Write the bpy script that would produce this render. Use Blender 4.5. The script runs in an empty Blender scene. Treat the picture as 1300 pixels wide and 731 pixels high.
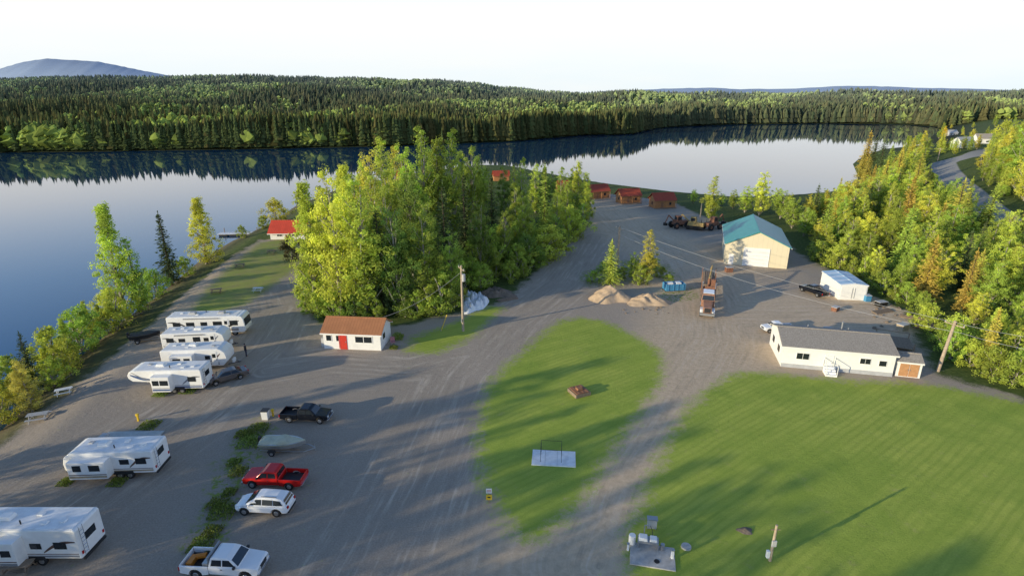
import bpy,bmesh,math,random
import numpy as np
from mathutils import Vector
R=math.radians; rnd=random.Random(7); NR=np.random.RandomState(7)
scene=bpy.context.scene; C=scene.collection
H=32.0; F=722.0; PITCH=R(18.9); sp,cp=math.sin(PITCH),math.cos(PITCH)
# ---------------------------------------------------------------- site survey helpers
def ray(px,py):
    u=(px-650)/F; v=(365.5-py)/F
    return u,cp+v*sp,-sp+v*cp
def G(px,py,z=0.0):
    u,dy,dz=ray(px,py); t=(z-H)/dz
    return (u*t,dy*t)
def poly_sd(poly,X,Y):
    X=np.asarray(X,float); Y=np.asarray(Y,float)
    d=np.full(X.shape,1e18); ins=np.zeros(X.shape,bool); n=len(poly)
    for i in range(n):
        ax,ay=poly[i]; bx,by=poly[(i+1)%n]; ex,ey=bx-ax,by-ay
        t=np.clip(((X-ax)*ex+(Y-ay)*ey)/(ex*ex+ey*ey+1e-9),0,1)
        d=np.minimum(d,(X-ax-t*ex)**2+(Y-ay-t*ey)**2)
        c=((ay>Y)!=(by>Y))
        if ey!=0: ins^=c&(X<(bx-ax)*(Y-ay)/ey+ax)
    d=np.sqrt(d); return np.where(ins,d,-d)
def line_d(pts,X,Y):
    d=np.full(np.shape(X),1e18)
    for (ax,ay),(bx,by) in zip(pts[:-1],pts[1:]):
        ex,ey=bx-ax,by-ay; t=np.clip(((X-ax)*ex+(Y-ay)*ey)/(ex*ex+ey*ey+1e-9),0,1)
        d=np.minimum(d,(X-ax-t*ex)**2+(Y-ay-t*ey)**2)
    return np.sqrt(d)
WL=-2.0
far_px=[(1195,162),(1150,158),(1050,157),(950,158),(880,160),(835,163),(800,171),(740,172),(650,180),(500,186),(300,190),(100,193),(0,194),(-400,200)]
lake=[(-90,-80),(-72,5)]+[G(a,b,WL) for a,b in [(-60,592),(0,548),(45,505),(100,455),(150,412),(205,372),(255,330),(295,306),(345,283),(375,262),(430,240),(520,222),(600,212),(650,212),(730,228),(780,236),(860,246),(930,252),(990,250),(1040,246),(1082,240),(1090,225),(1083,208),(1100,196),(1130,194),(1160,192),(1172,182),(1190,168)]+far_px]+[(-900,300),(-900,-80)]
def ar(px,py):
    u,dy,dz=ray(px,py); return u/dy,dz/dy
sky_px=[(-400,104),(-200,100),(0,97),(150,96),(300,95),(450,97),(550,100),(620,107),(700,114),(800,117),(1000,117),(1300,115),(1700,115)]
YC=1400.0
SA=[ar(*p)[0] for p in sky_px]; SZ=[H+ar(*p)[1]*YC-12 for p in sky_px]
fs=sorted([(ar(*p)[0],G(p[0],p[1],WL)[1]) for p in far_px]); FA=[p[0] for p in fs]; FY=[p[1] for p in fs]
def sstep(t): t=np.clip(t,0,1); return t*t*(3-2*t)
def hgt(X,Y,L=None):
    X=np.asarray(X,float); Y=np.asarray(Y,float)
    if L is None: L=-poly_sd(lake,X,Y)
    z=np.clip(-2+L*0.36,-6,0)
    z=np.where(L>3,-0.92+0.92*sstep((L-3)/6),z)
    a=X/np.maximum(Y,1); ys=np.interp(a,FA,FY); zc=np.interp(a,SA,SZ)
    t=np.clip((Y-ys-8)/(YC-ys-8),0,1); s=.55*sstep(t)+.45*t
    hill=zc*s*np.clip(1-(Y-YC)/2500,0.1,1)
    und=(np.sin(X*.011+Y*.006)*np.cos(Y*.013-X*.004)*6+np.sin(X*.02+Y*.016)*3)*sstep((Y-ys-60)/250)*(1-.6*t)
    z=z+np.where(L>0,np.maximum(hill+und,0),0)
    z=z+8*sstep((X-95)/120)*np.clip(L/40,0,1)*(Y<1200)
    return z
TS=np.concatenate([np.linspace(30,400,700),np.linspace(401,1600,700)])
def P(px,py):
    u,dy,dz=ray(px,py)
    X=u*TS;Y=dy*TS;Z=H+dz*TS; d=Z-np.maximum(hgt(X,Y),WL)
    k=np.argmax(d<0)
    if d[k]>=0: k=len(TS)-1
    f=d[k-1]/(d[k-1]-d[k]) if k>0 and d[k-1]!=d[k] else 0
    t=TS[k-1]+(TS[k]-TS[k-1])*f
    return Vector((u*t,dy*t,H+dz*t))
def gz(x,y): return float(hgt(np.array([x]),np.array([y]))[0])
# ---------------------------------------------------------------- node/material helpers
class NT:
    def __init__(s,tree): s.t=tree; s.n=tree.nodes; s.l=tree.links; s.n.clear()
    def add(s,ty,ins=None,**kw):
        nd=s.n.new(ty)
        for k,v in kw.items(): setattr(nd,k,v)
        for k,v in (ins or {}).items():
            if isinstance(v,bpy.types.NodeSocket): s.l.new(v,nd.inputs[k])
            else: nd.inputs[k].default_value=v
        return nd
    def math(s,op,a,b=0.0,clamp=False): return s.add('ShaderNodeMath',{0:a,1:b},operation=op,use_clamp=clamp).outputs[0]
    def mix(s,f,a,b,bl='MIX'):
        nd=s.add('ShaderNodeMix',data_type='RGBA',blend_type=bl)
        for k,v in ((0,f),(6,a),(7,b)):
            if isinstance(v,bpy.types.NodeSocket): s.l.new(v,nd.inputs[k])
            else: nd.inputs[k].default_value=v if k==0 else (*v[:3],1)
        return nd.outputs[2]
    def noise(s,vec,sc,det=4,ro=.6): return s.add('ShaderNodeTexNoise',{'Vector':vec,'Scale':sc,'Detail':det,'Roughness':ro}).outputs[0]
    def ramp(s,f,cols):
        nd=s.add('ShaderNodeValToRGB',{0:f}); e=nd.color_ramp.elements
        while len(e)<len(cols): e.new(0.5)
        for i,(p,c) in enumerate(cols): e[i].position=p; e[i].color=(*c,1)
        return nd.outputs[0]
    def mr(s,v,a,b,c=0.0,d=1.0): return s.add('ShaderNodeMapRange',{0:v,1:a,2:b,3:c,4:d}).outputs[0]
def newmat(name):
    m=bpy.data.materials.new(name); m.use_nodes=True; return m,NT(m.node_tree)
def mat(name,col,rough=.6,metal=0.0,var=.12,scale=3.0,bump=0.0,dirt=0.0,spec=.5):
    m,t=newmat(name); tc=t.add('ShaderNodeTexCoord').outputs['Object']
    n=t.noise(tc,scale,5); lo=[c*(1-var) for c in col]; hi=[min(1,c*(1+var)) for c in col]
    c=t.ramp(n,[(.3,lo),(.7,hi)])
    if dirt>0:
        n2=t.noise(tc,1.3,6,.7); c=t.mix(t.mr(n2,.5,.75,0,dirt),c,(.16,.13,.1))
    b=t.add('ShaderNodeBsdfPrincipled',{'Base Color':c,'Roughness':rough,'Metallic':metal,'Specular IOR Level':spec})
    if bump>0:
        bm_=t.add('ShaderNodeBump',{'Height':t.noise(tc,scale*4,5),'Strength':bump,'Distance':.05}); t.l.new(bm_.outputs[0],b.inputs['Normal'])
    t.add('ShaderNodeOutputMaterial',{0:b.outputs[0]}); return m
def striped(name,col,dark,axis=2,period=.25,rough=.7,width=.12,metal=0.0,var=.12):
    m,t=newmat(name); tc=t.add('ShaderNodeTexCoord').outputs['Object']; sx=t.add('ShaderNodeSeparateXYZ',{0:tc})
    w=t.math('FRACT',t.math('DIVIDE',sx.outputs[axis],period)); f=t.math('LESS_THAN',w,width)
    n=t.noise(tc,1.0,4); c=t.ramp(n,[(.3,[q*(1-var) for q in col]),(.7,[min(1,q*(1+var)) for q in col])])
    c=t.mix(f,c,dark)
    b=t.add('ShaderNodeBsdfPrincipled',{'Base Color':c,'Roughness':rough,'Metallic':metal})
    t.add('ShaderNodeOutputMaterial',{0:b.outputs[0]}); return m
M={}
M['white']=mat('white_siding_paint',(.84,.83,.79),.45,var=.04,dirt=.1)
M['rvwhite']=mat('rv_gelcoat_white',(.88,.87,.84),.3,var=.03,dirt=.08)
M['rvroof']=mat('rv_roof_membrane',(.84,.84,.83),.6,var=.06,dirt=.25)
M['glass']=mat('dark_window_glass',(.02,.025,.03),.06,var=.1)
M['rubber']=mat('tyre_rubber',(.02,.02,.02),.9)
M['rim']=mat('wheel_rim_metal',(.45,.45,.46),.35,.8)
M['chrome']=mat('bright_trim',(.6,.6,.62),.2,.9)
M['blackp']=mat('black_plastic',(.025,.025,.027),.55)
M['redpaint']=mat('red_car_paint',(.55,.015,.012),.22,.1,var=.05)
M['blackpaint']=mat('black_car_paint',(.012,.014,.02),.18,.2,var=.05)
M['whitepaint']=mat('white_car_paint',(.87,.87,.87),.22,var=.02)
M['greypaint']=mat('taupe_car_paint',(.16,.14,.13),.25,.4,var=.05)
M['lamp']=mat('clear_lamp_lens',(.75,.75,.72),.1,.2)
M['tail']=mat('red_lamp_lens',(.45,.01,.01),.2)
M['amber']=mat('amber_lens',(.6,.2,.02),.3)
M['brown']=mat('brown_vinyl_graphic',(.13,.07,.05),.4)
M['greyv']=mat('grey_vinyl_graphic',(.25,.26,.28),.4)
M['tan']=mat('tan_vinyl_graphic',(.42,.33,.22),.4)
M['bluev']=mat('blue_vinyl_graphic',(.06,.11,.25),.4)
M['greyac']=mat('grey_roof_unit',(.45,.45,.45),.6)
M['wirem']=mat('pale_cable',(.4,.4,.4),.6)
M['wood']=mat('weathered_timber',(.27,.2,.14),.85,var=.3,scale=5,bump=.3)
M['polew']=mat('utility_pole_wood',(.42,.33,.24),.9,var=.25,scale=4,bump=.3)
M['brownw']=mat('brown_stained_timber',(.3,.14,.07),.8,var=.3,scale=5)
M['concrete']=mat('pale_concrete',(.48,.46,.43),.9,var=.2,scale=3,bump=.2,dirt=.4)
M['whiteslab']=mat('white_painted_slab',(.85,.85,.85),.7,var=.1,scale=2,dirt=.3)
M['steel']=mat('galvanised_steel',(.4,.41,.42),.45,.7)
M['blackm']=mat('black_painted_steel',(.02,.02,.02),.5,.3)
M['rust']=mat('rusty_painted_steel',(.24,.11,.065),.8,.1,var=.4,scale=4)
M['rigbrown']=mat('faded_brown_truck_paint',(.34,.18,.12),.6,.1,var=.3,scale=3,dirt=.4)
M['yellowp']=mat('faded_yellow_paint',(.45,.3,.1),.7,var=.3,dirt=.5)
M['yellow']=mat('yellow_post_paint',(.8,.53,.03),.5,var=.08)
M['orange']=mat('orange_brown_shed_panel',(.5,.26,.12),.6,var=.15)
M['blueb']=mat('blue_bin_paint',(.06,.25,.45),.5,var=.15,dirt=.2)
M['tarp']=mat('white_plastic_sheet',(.85,.86,.88),.5,var=.08,scale=2,bump=.9)
M['greytarp']=mat('grey_ground_sheet',(.45,.48,.47),.8,var=.12,scale=3,bump=.4)
M['boatcover']=mat('beige_green_boat_cover',(.47,.48,.36),.8,var=.12,scale=3,bump=.4)
M['alu']=mat('boat_aluminium',(.55,.56,.55),.35,.7)
M['redroof']=striped('maroon_metal_roofing',(.38,.065,.03),(.24,.04,.02),0,.4,.6,.1)
M['brightroof']=striped('bright_red_metal_roofing',(.65,.08,.04),(.45,.05,.03),0,.4,.5,.1)
M['tealroof']=striped('teal_metal_roofing',(.035,.29,.28),(.015,.17,.17),0,.5,.4,.1)
M['blueroof']=striped('pale_blue_metal_roofing',(.36,.53,.68),(.7,.76,.82),0,2.0,.4,.25)
M['brownroof']=striped('rust_brown_metal_roofing',(.42,.18,.08),(.3,.12,.05),0,.4,.55,.1)
M['shingle']=mat('grey_brown_shingles',(.33,.295,.255),.95,var=.3,scale=7,bump=.4)
M['beige']=striped('beige_metal_cladding',(.72,.63,.44),(.64,.56,.39),1,.9,.5,.06,var=.03)
M['log']=striped('orange_stained_log_wall',(.5,.22,.08),(.18,.07,.02),2,.3,.7,.15)
M['greyw']=mat('grey_siding',(.45,.46,.47),.7)
M['cream']=mat('cream_door_paint',(.84,.82,.78),.5,var=.04)
M['reddoor']=mat('red_door_paint',(.6,.05,.03),.4)
M['sand']=mat('heaped_sand',(.55,.40,.26),1,var=.2,scale=1.5,bump=.6)
M['earth']=mat('heaped_earth',(.2,.155,.115),1,var=.4,scale=1.2,bump=.8)
M['skin']=mat('skin_tone',(.45,.26,.18),.6); M['cloth']=mat('dark_clothing',(.02,.022,.03),.9); M['jean']=mat('dark_trousers',(.03,.035,.06),.9)
M['bark']=mat('grey_tree_bark',(.38,.34,.28),.95,var=.35,scale=3,bump=.5)
M['darkbark']=mat('dark_conifer_bark',(.1,.075,.055),.95,var=.3,scale=3,bump=.4)
M['pink']=mat('faded_pink_fabric',(.45,.2,.22),.8)
M['whiteplastic']=mat('white_plastic',(.8,.8,.78),.4,var=.04)
def leafmat(name,trans=.35):
    m,t=newmat(name); oi=t.add('ShaderNodeObjectInfo'); at=t.add('ShaderNodeAttribute',attribute_name='tint')
    k=t.mr(at.outputs['Fac'],0,1,.5,1.5)
    c=t.mix(1.0,oi.outputs['Color'],t.add('ShaderNodeCombineColor',{0:k,1:k,2:k}).outputs[0],'MULTIPLY')
    hs=t.add('ShaderNodeHueSaturation',{'Hue':t.mr(oi.outputs['Random'],0,1,.485,.515),'Value':t.mr(oi.outputs['Random'],0,1,.85,1.15),'Color':c})
    d=t.add('ShaderNodeBsdfDiffuse',{0:hs.outputs[0],1:.5}); tr=t.add('ShaderNodeBsdfTranslucent',{0:hs.outputs[0]})
    mx=t.add('ShaderNodeMixShader',{0:trans,1:d.outputs[0],2:tr.outputs[0]})
    t.add('ShaderNodeOutputMaterial',{0:mx.outputs[0]}); return m
M['leaf']=leafmat('leaf_foliage',.42); M['needle']=leafmat('needle_foliage',.18)
# ---------------------------------------------------------------- object helpers
def thing(name,label,cat,loc=(0,0,0),rot=0,group=None):
    o=bpy.data.objects.new(name,None); C.objects.link(o); o.location=loc; o.rotation_euler=(0,0,R(rot)); o.empty_display_size=.2
    o['label']=label; o['category']=cat
    if group:o['group']=group
    return o
def tag(o,label,cat,group=None):
    o['label']=label;o['category']=cat
    if group:o['group']=group
    return o
class MB:
    def __init__(s): s.v=[];s.f=[]
    def add(s,vs,fs):
        b=len(s.v); s.v+= [tuple(v) for v in vs]; s.f+=[tuple(b+i for i in f) for f in fs]; return s
    def box(s,x0,x1,y0,y1,z0,z1,tx=0,ty=0):
        vs=[(x0,y0,z0),(x1,y0,z0),(x1,y1,z0),(x0,y1,z0),(x0+tx,y0+ty,z1),(x1-tx,y0+ty,z1),(x1-tx,y1-ty,z1),(x0+tx,y1-ty,z1)]
        return s.add(vs,[(0,3,2,1),(4,5,6,7),(0,1,5,4),(1,2,6,5),(2,3,7,6),(3,0,4,7)])
    def pp(s,pts):
        n=len(pts); vs=[(x,-w,z) for x,z,w in pts]+[(x,w,z) for x,z,w in pts]
        return s.add(vs,[tuple(range(n)),tuple(range(2*n-1,n-1,-1))]+[(i,i+n,(i+1)%n+n,(i+1)%n) for i in range(n)])
    def prism(s,pts,y0,y1):
        n=len(pts); vs=[(x,y0,z) for x,z in pts]+[(x,y1,z) for x,z in pts]
        return s.add(vs,[tuple(range(n)),tuple(range(2*n-1,n-1,-1))]+[(i,i+n,(i+1)%n+n,(i+1)%n) for i in range(n)])
    def cyl(s,p0,p1,r0,r1=None,n=10):
        r1=r0 if r1 is None else r1; p0=Vector(p0);p1=Vector(p1); d=(p1-p0).normalized()
        a=d.orthogonal().normalized(); b=d.cross(a); vs=[]
        for p,r in((p0,r0),(p1,r1)):
            for i in range(n):
                t=2*math.pi*i/n; vs.append(p+a*(r*math.cos(t))+b*(r*math.sin(t)))
        return s.add(vs,[tuple(range(n-1,-1,-1)),tuple(range(n,2*n))]+[(i,(i+1)%n,(i+1)%n+n,i+n) for i in range(n)])
    def tube(s,pts,r,n=6):
        for a,b in zip(pts[:-1],pts[1:]): s.cyl(a,b,r,r,n)
        return s
    def poly(s,pts): return s.add(pts,[tuple(range(len(pts)))])
    def build(s,name,m,parent=None,bevel=0,smooth=False,seg=2):
        me=bpy.data.meshes.new(name); me.from_pydata(s.v,[],s.f); me.materials.append(m)
        bm=bmesh.new(); bm.from_mesh(me); bmesh.ops.recalc_face_normals(bm,faces=bm.faces); bm.to_mesh(me); bm.free()
        if smooth: me.polygons.foreach_set('use_smooth',[True]*len(me.polygons))
        o=bpy.data.objects.new(name,me); C.objects.link(o); o.parent=parent
        if bevel:
            b=o.modifiers.new('edge_round','BEVEL'); b.width=bevel; b.segments=seg; b.limit_method='ANGLE'; b.angle_limit=R(35)
        return o
def npmesh(name,v,f,m,attrs=None,smooth=False):
    v=np.asarray(v,np.float32); f=np.asarray(f,np.int32); k=f.shape[1]
    me=bpy.data.meshes.new(name); me.vertices.add(len(v)); me.vertices.foreach_set('co',v.ravel())
    me.loops.add(f.size); me.loops.foreach_set('vertex_index',f.ravel())
    me.polygons.add(len(f)); me.polygons.foreach_set('loop_start',np.arange(0,f.size,k,dtype=np.int32))
    me.polygons.foreach_set('use_smooth',np.full(len(f),smooth))
    for an,av in (attrs or {}).items():
        av=np.asarray(av,np.float32)
        if av.ndim==1: a=me.attributes.new(an,'FLOAT','POINT'); a.data.foreach_set('value',av)
        else:
            a=me.attributes.new(an,'FLOAT_COLOR','POINT'); a.data.foreach_set('color',np.hstack([av,np.ones((len(av),1),np.float32)]).astype(np.float32).ravel())
    me.materials.append(m); me.update(calc_edges=True); return me
def link(name,me,parent=None):
    o=bpy.data.objects.new(name,me); C.objects.link(o); o.parent=parent; return o
def dup(root,loc=None,rotz=None,scale=None,label=None,group=None,color=None):
    r=root.copy(); C.objects.link(r)
    for ch in list(root.children):
        c=ch.copy(); C.objects.link(c); c.parent=r
        if color is not None: c.color=color
        for g in ch.children:
            d=g.copy(); C.objects.link(d); d.parent=c
    if loc is not None: r.location=loc
    if rotz is not None: r.rotation_euler=(0,0,rotz)
    if scale is not None: r.scale=scale
    if label: r['label']=label
    if group: r['group']=group
    return r
# ---------------------------------------------------------------- ground
def gp(l): return [G(*p) for p in l]
island=gp([(735,403),(770,408),(805,425),(838,445),(844,462),(836,490),(815,523),(785,565),(745,627),(714,664),(694,680),(676,685),(654,674),(628,645),(610,605),(605,560),(608,525),(620,490),(644,462),(680,430),(708,409)])
field=gp([(985,474),(1070,482),(1180,487),(1300,510),(1550,560),(1550,900),(860,900),(790,740),(795,680),(815,630),(840,570),(870,520),(905,487),(940,472)])
lawn=gp([(362,303),(330,308),(292,338),(262,368),(240,398),(268,398),(315,385),(350,360),(375,342),(383,320)])
verge=gp([(525,428),(575,410),(620,388),(640,390),(600,428),(555,449),(515,447)])
verge2=gp([(735,348),(790,330),(848,336),(862,352),(800,358),(745,364)])
verge3=gp([(835,372),(880,365),(888,378),(850,386)])
weeds=gp([(305,548),(335,528),(347,545),(322,590),(302,640),(278,700),(232,706),(250,650),(275,600)])
yard=gp([(-300,760),(-100,625),(0,552),(40,522),(120,462),(190,412),(232,370),(285,332),(330,305),(372,300),(385,330),(390,385),(405,410),(500,415),(560,402),(640,382),(665,360),(700,325),(742,290),(752,265),(735,250),(760,245),(850,255),(905,280),(985,290),(1010,320),(1045,340),(1100,372),(1150,395),(1165,430),(1190,475),(1300,505),(1600,900),(-600,900)])
shorepath=gp([(140,470),(200,410),(240,368),(290,332),(330,308),(345,308),(300,340),(262,372),(245,410),(180,450)])
hwc=[tuple(P(*p)[:2]) for p in [(1196,207),(1215,202),(1236,197),(1262,190)]]
hwd=[tuple(P(*p)[:2]) for p in [(1196,207),(1200,218),(1212,232),(1228,244),(1250,262),(1300,300)]]
roads=[gp(l) for l in ([(760,720),(800,600),(860,500),(905,430),(900,380),(870,330),(800,290),(760,262)],[(470,760),(540,600),(590,480),(650,410),(720,360),(760,300)],[(340,470),(430,455),(520,460),(600,440)],[(60,640),(240,520),(340,440),(370,390),(350,340)],[(905,400),(1000,400),(1110,395)])]
def axis(lo,hi,st,mn,mx,g=1.055):
    a=list(np.arange(lo,hi,st)); s=st
    while a[-1]<mx: s*=g; a.append(a[-1]+s)
    s=st; b=[a[0]]
    while b[-1]>mn: s*=g; b.append(b[-1]-s)
    return np.array(b[:0:-1]+a)
xs=axis(-85,105,.6,-5000,5000,1.04); ys=axis(20,150,.6,-400,7500,1.04)
XX,YY=np.meshgrid(xs,ys); X=XX.ravel();Y=YY.ravel(); L=-poly_sd(lake,X,Y); Z=hgt(X,Y,L)
cl=lambda a:np.clip(a,-15,15)
grass=cl(np.max([poly_sd(p,X,Y) for p in (island,field,lawn,verge)],axis=0))
hd=np.minimum(line_d(hwc,X,Y),line_d(hwd,X,Y))
wd=cl(np.max([poly_sd(p,X,Y) for p in (weeds,verge2,verge3)],axis=0)); gv=cl(poly_sd(yard,X,Y)); asp=cl(4.3-hd); rut=np.clip(np.min([line_d(r,X,Y) for r in roads],axis=0),0,20); sh=np.clip(L,-15,40)
drt=cl(np.maximum.reduce([10-line_d(roads[0],X,Y),10-line_d(roads[4],X,Y),poly_sd(shorepath,X,Y)]))
nx,ny=len(xs),len(ys)
ii=(np.arange(ny-1)[:,None]*nx+np.arange(nx-1)[None,:]).ravel(); Fq=np.stack([ii,ii+1,ii+nx+1,ii+nx],1)
cx=X[Fq].mean(1);cy=Y[Fq].mean(1); fa=lambda a:a[Fq].mean(1)
zone=np.zeros(len(Fq),int)
zone[fa(gv)>0]=1
for k,pl in ((2,weeds),(3,island),(4,field),(5,lawn),(6,verge),(7,verge2),(8,verge3)): zone[poly_sd(pl,cx,cy)>0]=k
zone[fa(asp)>0]=9
gm,t=newmat('ground_surface')
pos=t.add('ShaderNodeNewGeometry').outputs['Position']; sxyz=t.add('ShaderNodeSeparateXYZ',{0:pos}); px_,py_=sxyz.outputs[0],sxyz.outputs[1]
A=lambda n:t.add('ShaderNodeAttribute',attribute_name=n).outputs['Fac']
n0=t.noise(pos,.09,3);n1=t.noise(pos,.45,4);n2=t.noise(pos,1.7,5,.65);n3=t.noise(pos,7,6,.7);n4=t.noise(pos,28,3,.7)
edge=t.math('ADD',t.math('MULTIPLY',t.math('SUBTRACT',n1,.5),4.0),t.math('MULTIPLY',t.math('SUBTRACT',n3,.5),2.5))
edgeg=t.math('ADD',t.math('MULTIPLY',t.math('SUBTRACT',n1,.5),3.0),t.math('ADD',t.math('MULTIPLY',t.math('SUBTRACT',n2,.5),4.0),t.math('MULTIPLY',t.math('SUBTRACT',n3,.5),3.5)))
mk=lambda n,w=.5,e=edge:t.mr(t.math('ADD',A(n),e),-w,w)
floor=t.ramp(n2,[(.25,(.03,.05,.014)),(.5,(.085,.12,.03)),(.75,(.16,.17,.06))])
bank=t.math('MULTIPLY',t.mr(A('sh'),7,-1),t.mr(py_,200,260,1,0))
floor=t.mix(bank,floor,t.ramp(n3,[(.3,(.10,.075,.045)),(.7,(.22,.17,.12))]))
farg=t.math('MULTIPLY',t.mr(py_,280,330),t.mr(A('sh'),30,15)); floor=t.mix(farg,floor,(.03,.04,.016))
gr=t.ramp(n3,[(.25,(.31,.25,.195)),(.5,(.43,.355,.28)),(.75,(.56,.475,.385))])
gr=t.mix(t.mr(n0,.35,.65,0,.5),gr,t.ramp(n2,[(.3,(.27,.225,.175)),(.7,(.45,.375,.30))]))
gr=t.mix(t.mr(n4,.55,.75,0,.5),gr,(.66,.59,.51))
dirt=t.ramp(n2,[(.3,(.55,.41,.27)),(.7,(.74,.57,.39))])
gr=t.mix(t.math('MULTIPLY',t.mr(t.math('ADD',A('dirt'),edge),-3,3),.85),gr,dirt)
gr=t.mix(t.math('MULTIPLY',t.math('MULTIPLY',t.mr(py_,72,48),t.mr(px_,4,-10)),.5),gr,t.ramp(n3,[(.3,(.21,.18,.15)),(.7,(.38,.325,.27))]))
vec=t.add('ShaderNodeCombineXYZ',{0:A('rut'),1:t.math('MULTIPLY',py_,.07),2:t.math('MULTIPLY',px_,.06)}).outputs[0]
stk=t.noise(vec,1.8,3,.6); near=t.math('MULTIPLY',t.mr(A('rut'),9,4),t.mr(n1,.35,.6,.15,1))
gr=t.mix(t.math('MULTIPLY',near,t.mr(stk,.52,.66,0,.42)),gr,(.74,.64,.52))
gr=t.mix(t.math('MULTIPLY',near,t.mr(stk,.47,.34,0,.38)),gr,(.25,.21,.17))
gs=t.ramp(t.math('ADD',t.math('MULTIPLY',n1,.35),t.math('MULTIPLY',n3,.65)),[(.3,(.19,.27,.045)),(.5,(.36,.44,.07)),(.7,(.50,.56,.10))])
gs=t.mix(t.mr(n0,.4,.65,0,.6),gs,(.50,.53,.10))
gs=t.mix(t.mr(t.noise(pos,.22,4,.6),.48,.66,0,.5),gs,(.24,.34,.05))
gs=t.mix(t.mr(t.noise(pos,.6,5,.7),.6,.72,0,.5),gs,(.46,.40,.16))
def wave(rot,sc,dist): return t.add('ShaderNodeTexWave',{'Vector':t.add('ShaderNodeMapping',{0:pos,2:(0,0,R(rot))}).outputs[0],'Scale':sc,'Distortion':dist,'Detail':3.0,'Detail Scale':.4}).outputs[1]
gs=t.mix(t.math('MULTIPLY',t.mr(wave(60,.12,5),.2,.8,0,.3),t.mr(n1,.3,.6)),gs,(.20,.31,.04))
gs=t.mix(t.math('MULTIPLY',t.mr(wave(54,.45,3),.5,.85,0,.32),t.mr(n0,.35,.6,.1,1)),gs,(.20,.30,.04))
gs=t.mix(t.mr(n4,.58,.74,0,.4),gs,(.56,.55,.2))
oliv=t.math('MULTIPLY',t.mr(px_,-15,-30),t.mr(py_,78,88)); gs=t.mix(t.math('MULTIPLY',oliv,t.mr(n1,.35,.65,.3,.85)),gs,(.34,.31,.13))
base=t.mix(mk('gravel',.6),floor,gr)
base=t.mix(t.math('MULTIPLY',mk('weeds'),t.mr(n2,.48,.58)),base,t.mix(.5,gs,floor))
base=t.mix(t.math('MULTIPLY',t.mr(n2,.62,.7),t.mr(n0,.5,.62,0,.5)),base,gs)
base=t.mix(mk('grass',.9,edgeg),base,gs)
base=t.mix(t.mr(A('asphalt'),-.3,.3),base,t.ramp(n3,[(.3,(.30,.29,.28)),(.7,(.4,.39,.37))]))
bs=t.add('ShaderNodeBsdfPrincipled',{'Base Color':base,'Roughness':.95,'Specular IOR Level':.15})
hh=t.math('ADD',t.math('MULTIPLY',n3,.6),t.math('ADD',t.math('MULTIPLY',n4,.3),n2))
bp=t.add('ShaderNodeBump',{'Height':hh,'Strength':.6,'Distance':.1}); t.l.new(bp.outputs[0],bs.inputs['Normal'])
t.add('ShaderNodeOutputMaterial',{0:bs.outputs[0]})
names=['ground','gravel_yard','weedy_strip','grass_island','grass_field','shore_lawn','grass_verge','scrub_patch','scrub_patch','highway']
for k,nm in enumerate(names):
    fs_=Fq[zone==k]
    if len(fs_)==0: continue
    u,inv=np.unique(fs_,return_inverse=True); inv=inv.reshape(fs_.shape)
    me=npmesh(nm,np.stack([X[u],Y[u],Z[u]],1),inv,gm,{'grass':grass[u],'weeds':wd[u],'gravel':gv[u],'asphalt':asp[u],'rut':rut[u],'sh':sh[u],'dirt':drt[u]},True)
    link(nm,me)['kind']='structure'
# water
wm,t=newmat('lake_water'); pos=t.add('ShaderNodeNewGeometry').outputs['Position']
mp=t.add('ShaderNodeMapping',{0:pos,3:(1,.45,1)}).outputs[0]
nn=t.math('ADD',t.noise(mp,.25,3,.5),t.math('MULTIPLY',t.noise(mp,1.6,3,.5),.25))
b=t.add('ShaderNodeBsdfPrincipled',{'Base Color':(.012,.055,.12,1),'Roughness':.03,'IOR':1.5,'Specular IOR Level':.6})
bp=t.add('ShaderNodeBump',{'Height':nn,'Strength':.1,'Distance':.05}); t.l.new(bp.outputs[0],b.inputs['Normal'])
t.add('ShaderNodeOutputMaterial',{0:b.outputs[0]})
w=MB().poly([(-1500,-200,WL),(1500,-200,WL),(1500,1000,WL),(-1500,1000,WL)]).build('lake_water',wm); w['kind']='structure'
mt=mat('hazy_blue_mountain',(.36,.45,.58),1,var=.1,scale=.002)  # aerial haze is painted into this base colour
def ridge(pts,Yd,thick=900):
    vs=[];fs=[]; P2=[]
    for (a,b),(c,d) in zip(pts[:-1],pts[1:]):
        for i in range(6): P2.append((a+(c-a)*i/6,b+(d-b)*i/6-rnd.uniform(0,.7)))
    P2.append(pts[-1])
    for px,py in P2:
        u,dy,dz=ray(px,py); x=u/dy*Yd; z=H+dz/dy*Yd
        vs+=[(x,Yd-thick,-20),(x,Yd-thick*.4,z*.55),(x,Yd,z),(x,Yd+thick,-20)]
    for i in range(len(P2)-1):
        for j in range(3): fs.append((i*4+j,i*4+4+j,i*4+5+j,i*4+1+j))
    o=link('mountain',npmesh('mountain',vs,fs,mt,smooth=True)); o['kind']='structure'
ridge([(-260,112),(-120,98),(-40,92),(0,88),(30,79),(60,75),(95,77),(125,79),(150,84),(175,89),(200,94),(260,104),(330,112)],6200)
ridge([(760,117),(800,115),(850,113),(900,112),(940,114),(1010,113),(1060,110),(1110,110),(1160,112),(1230,113),(1290,115),(1400,112),(1550,112)],6800)
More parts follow.
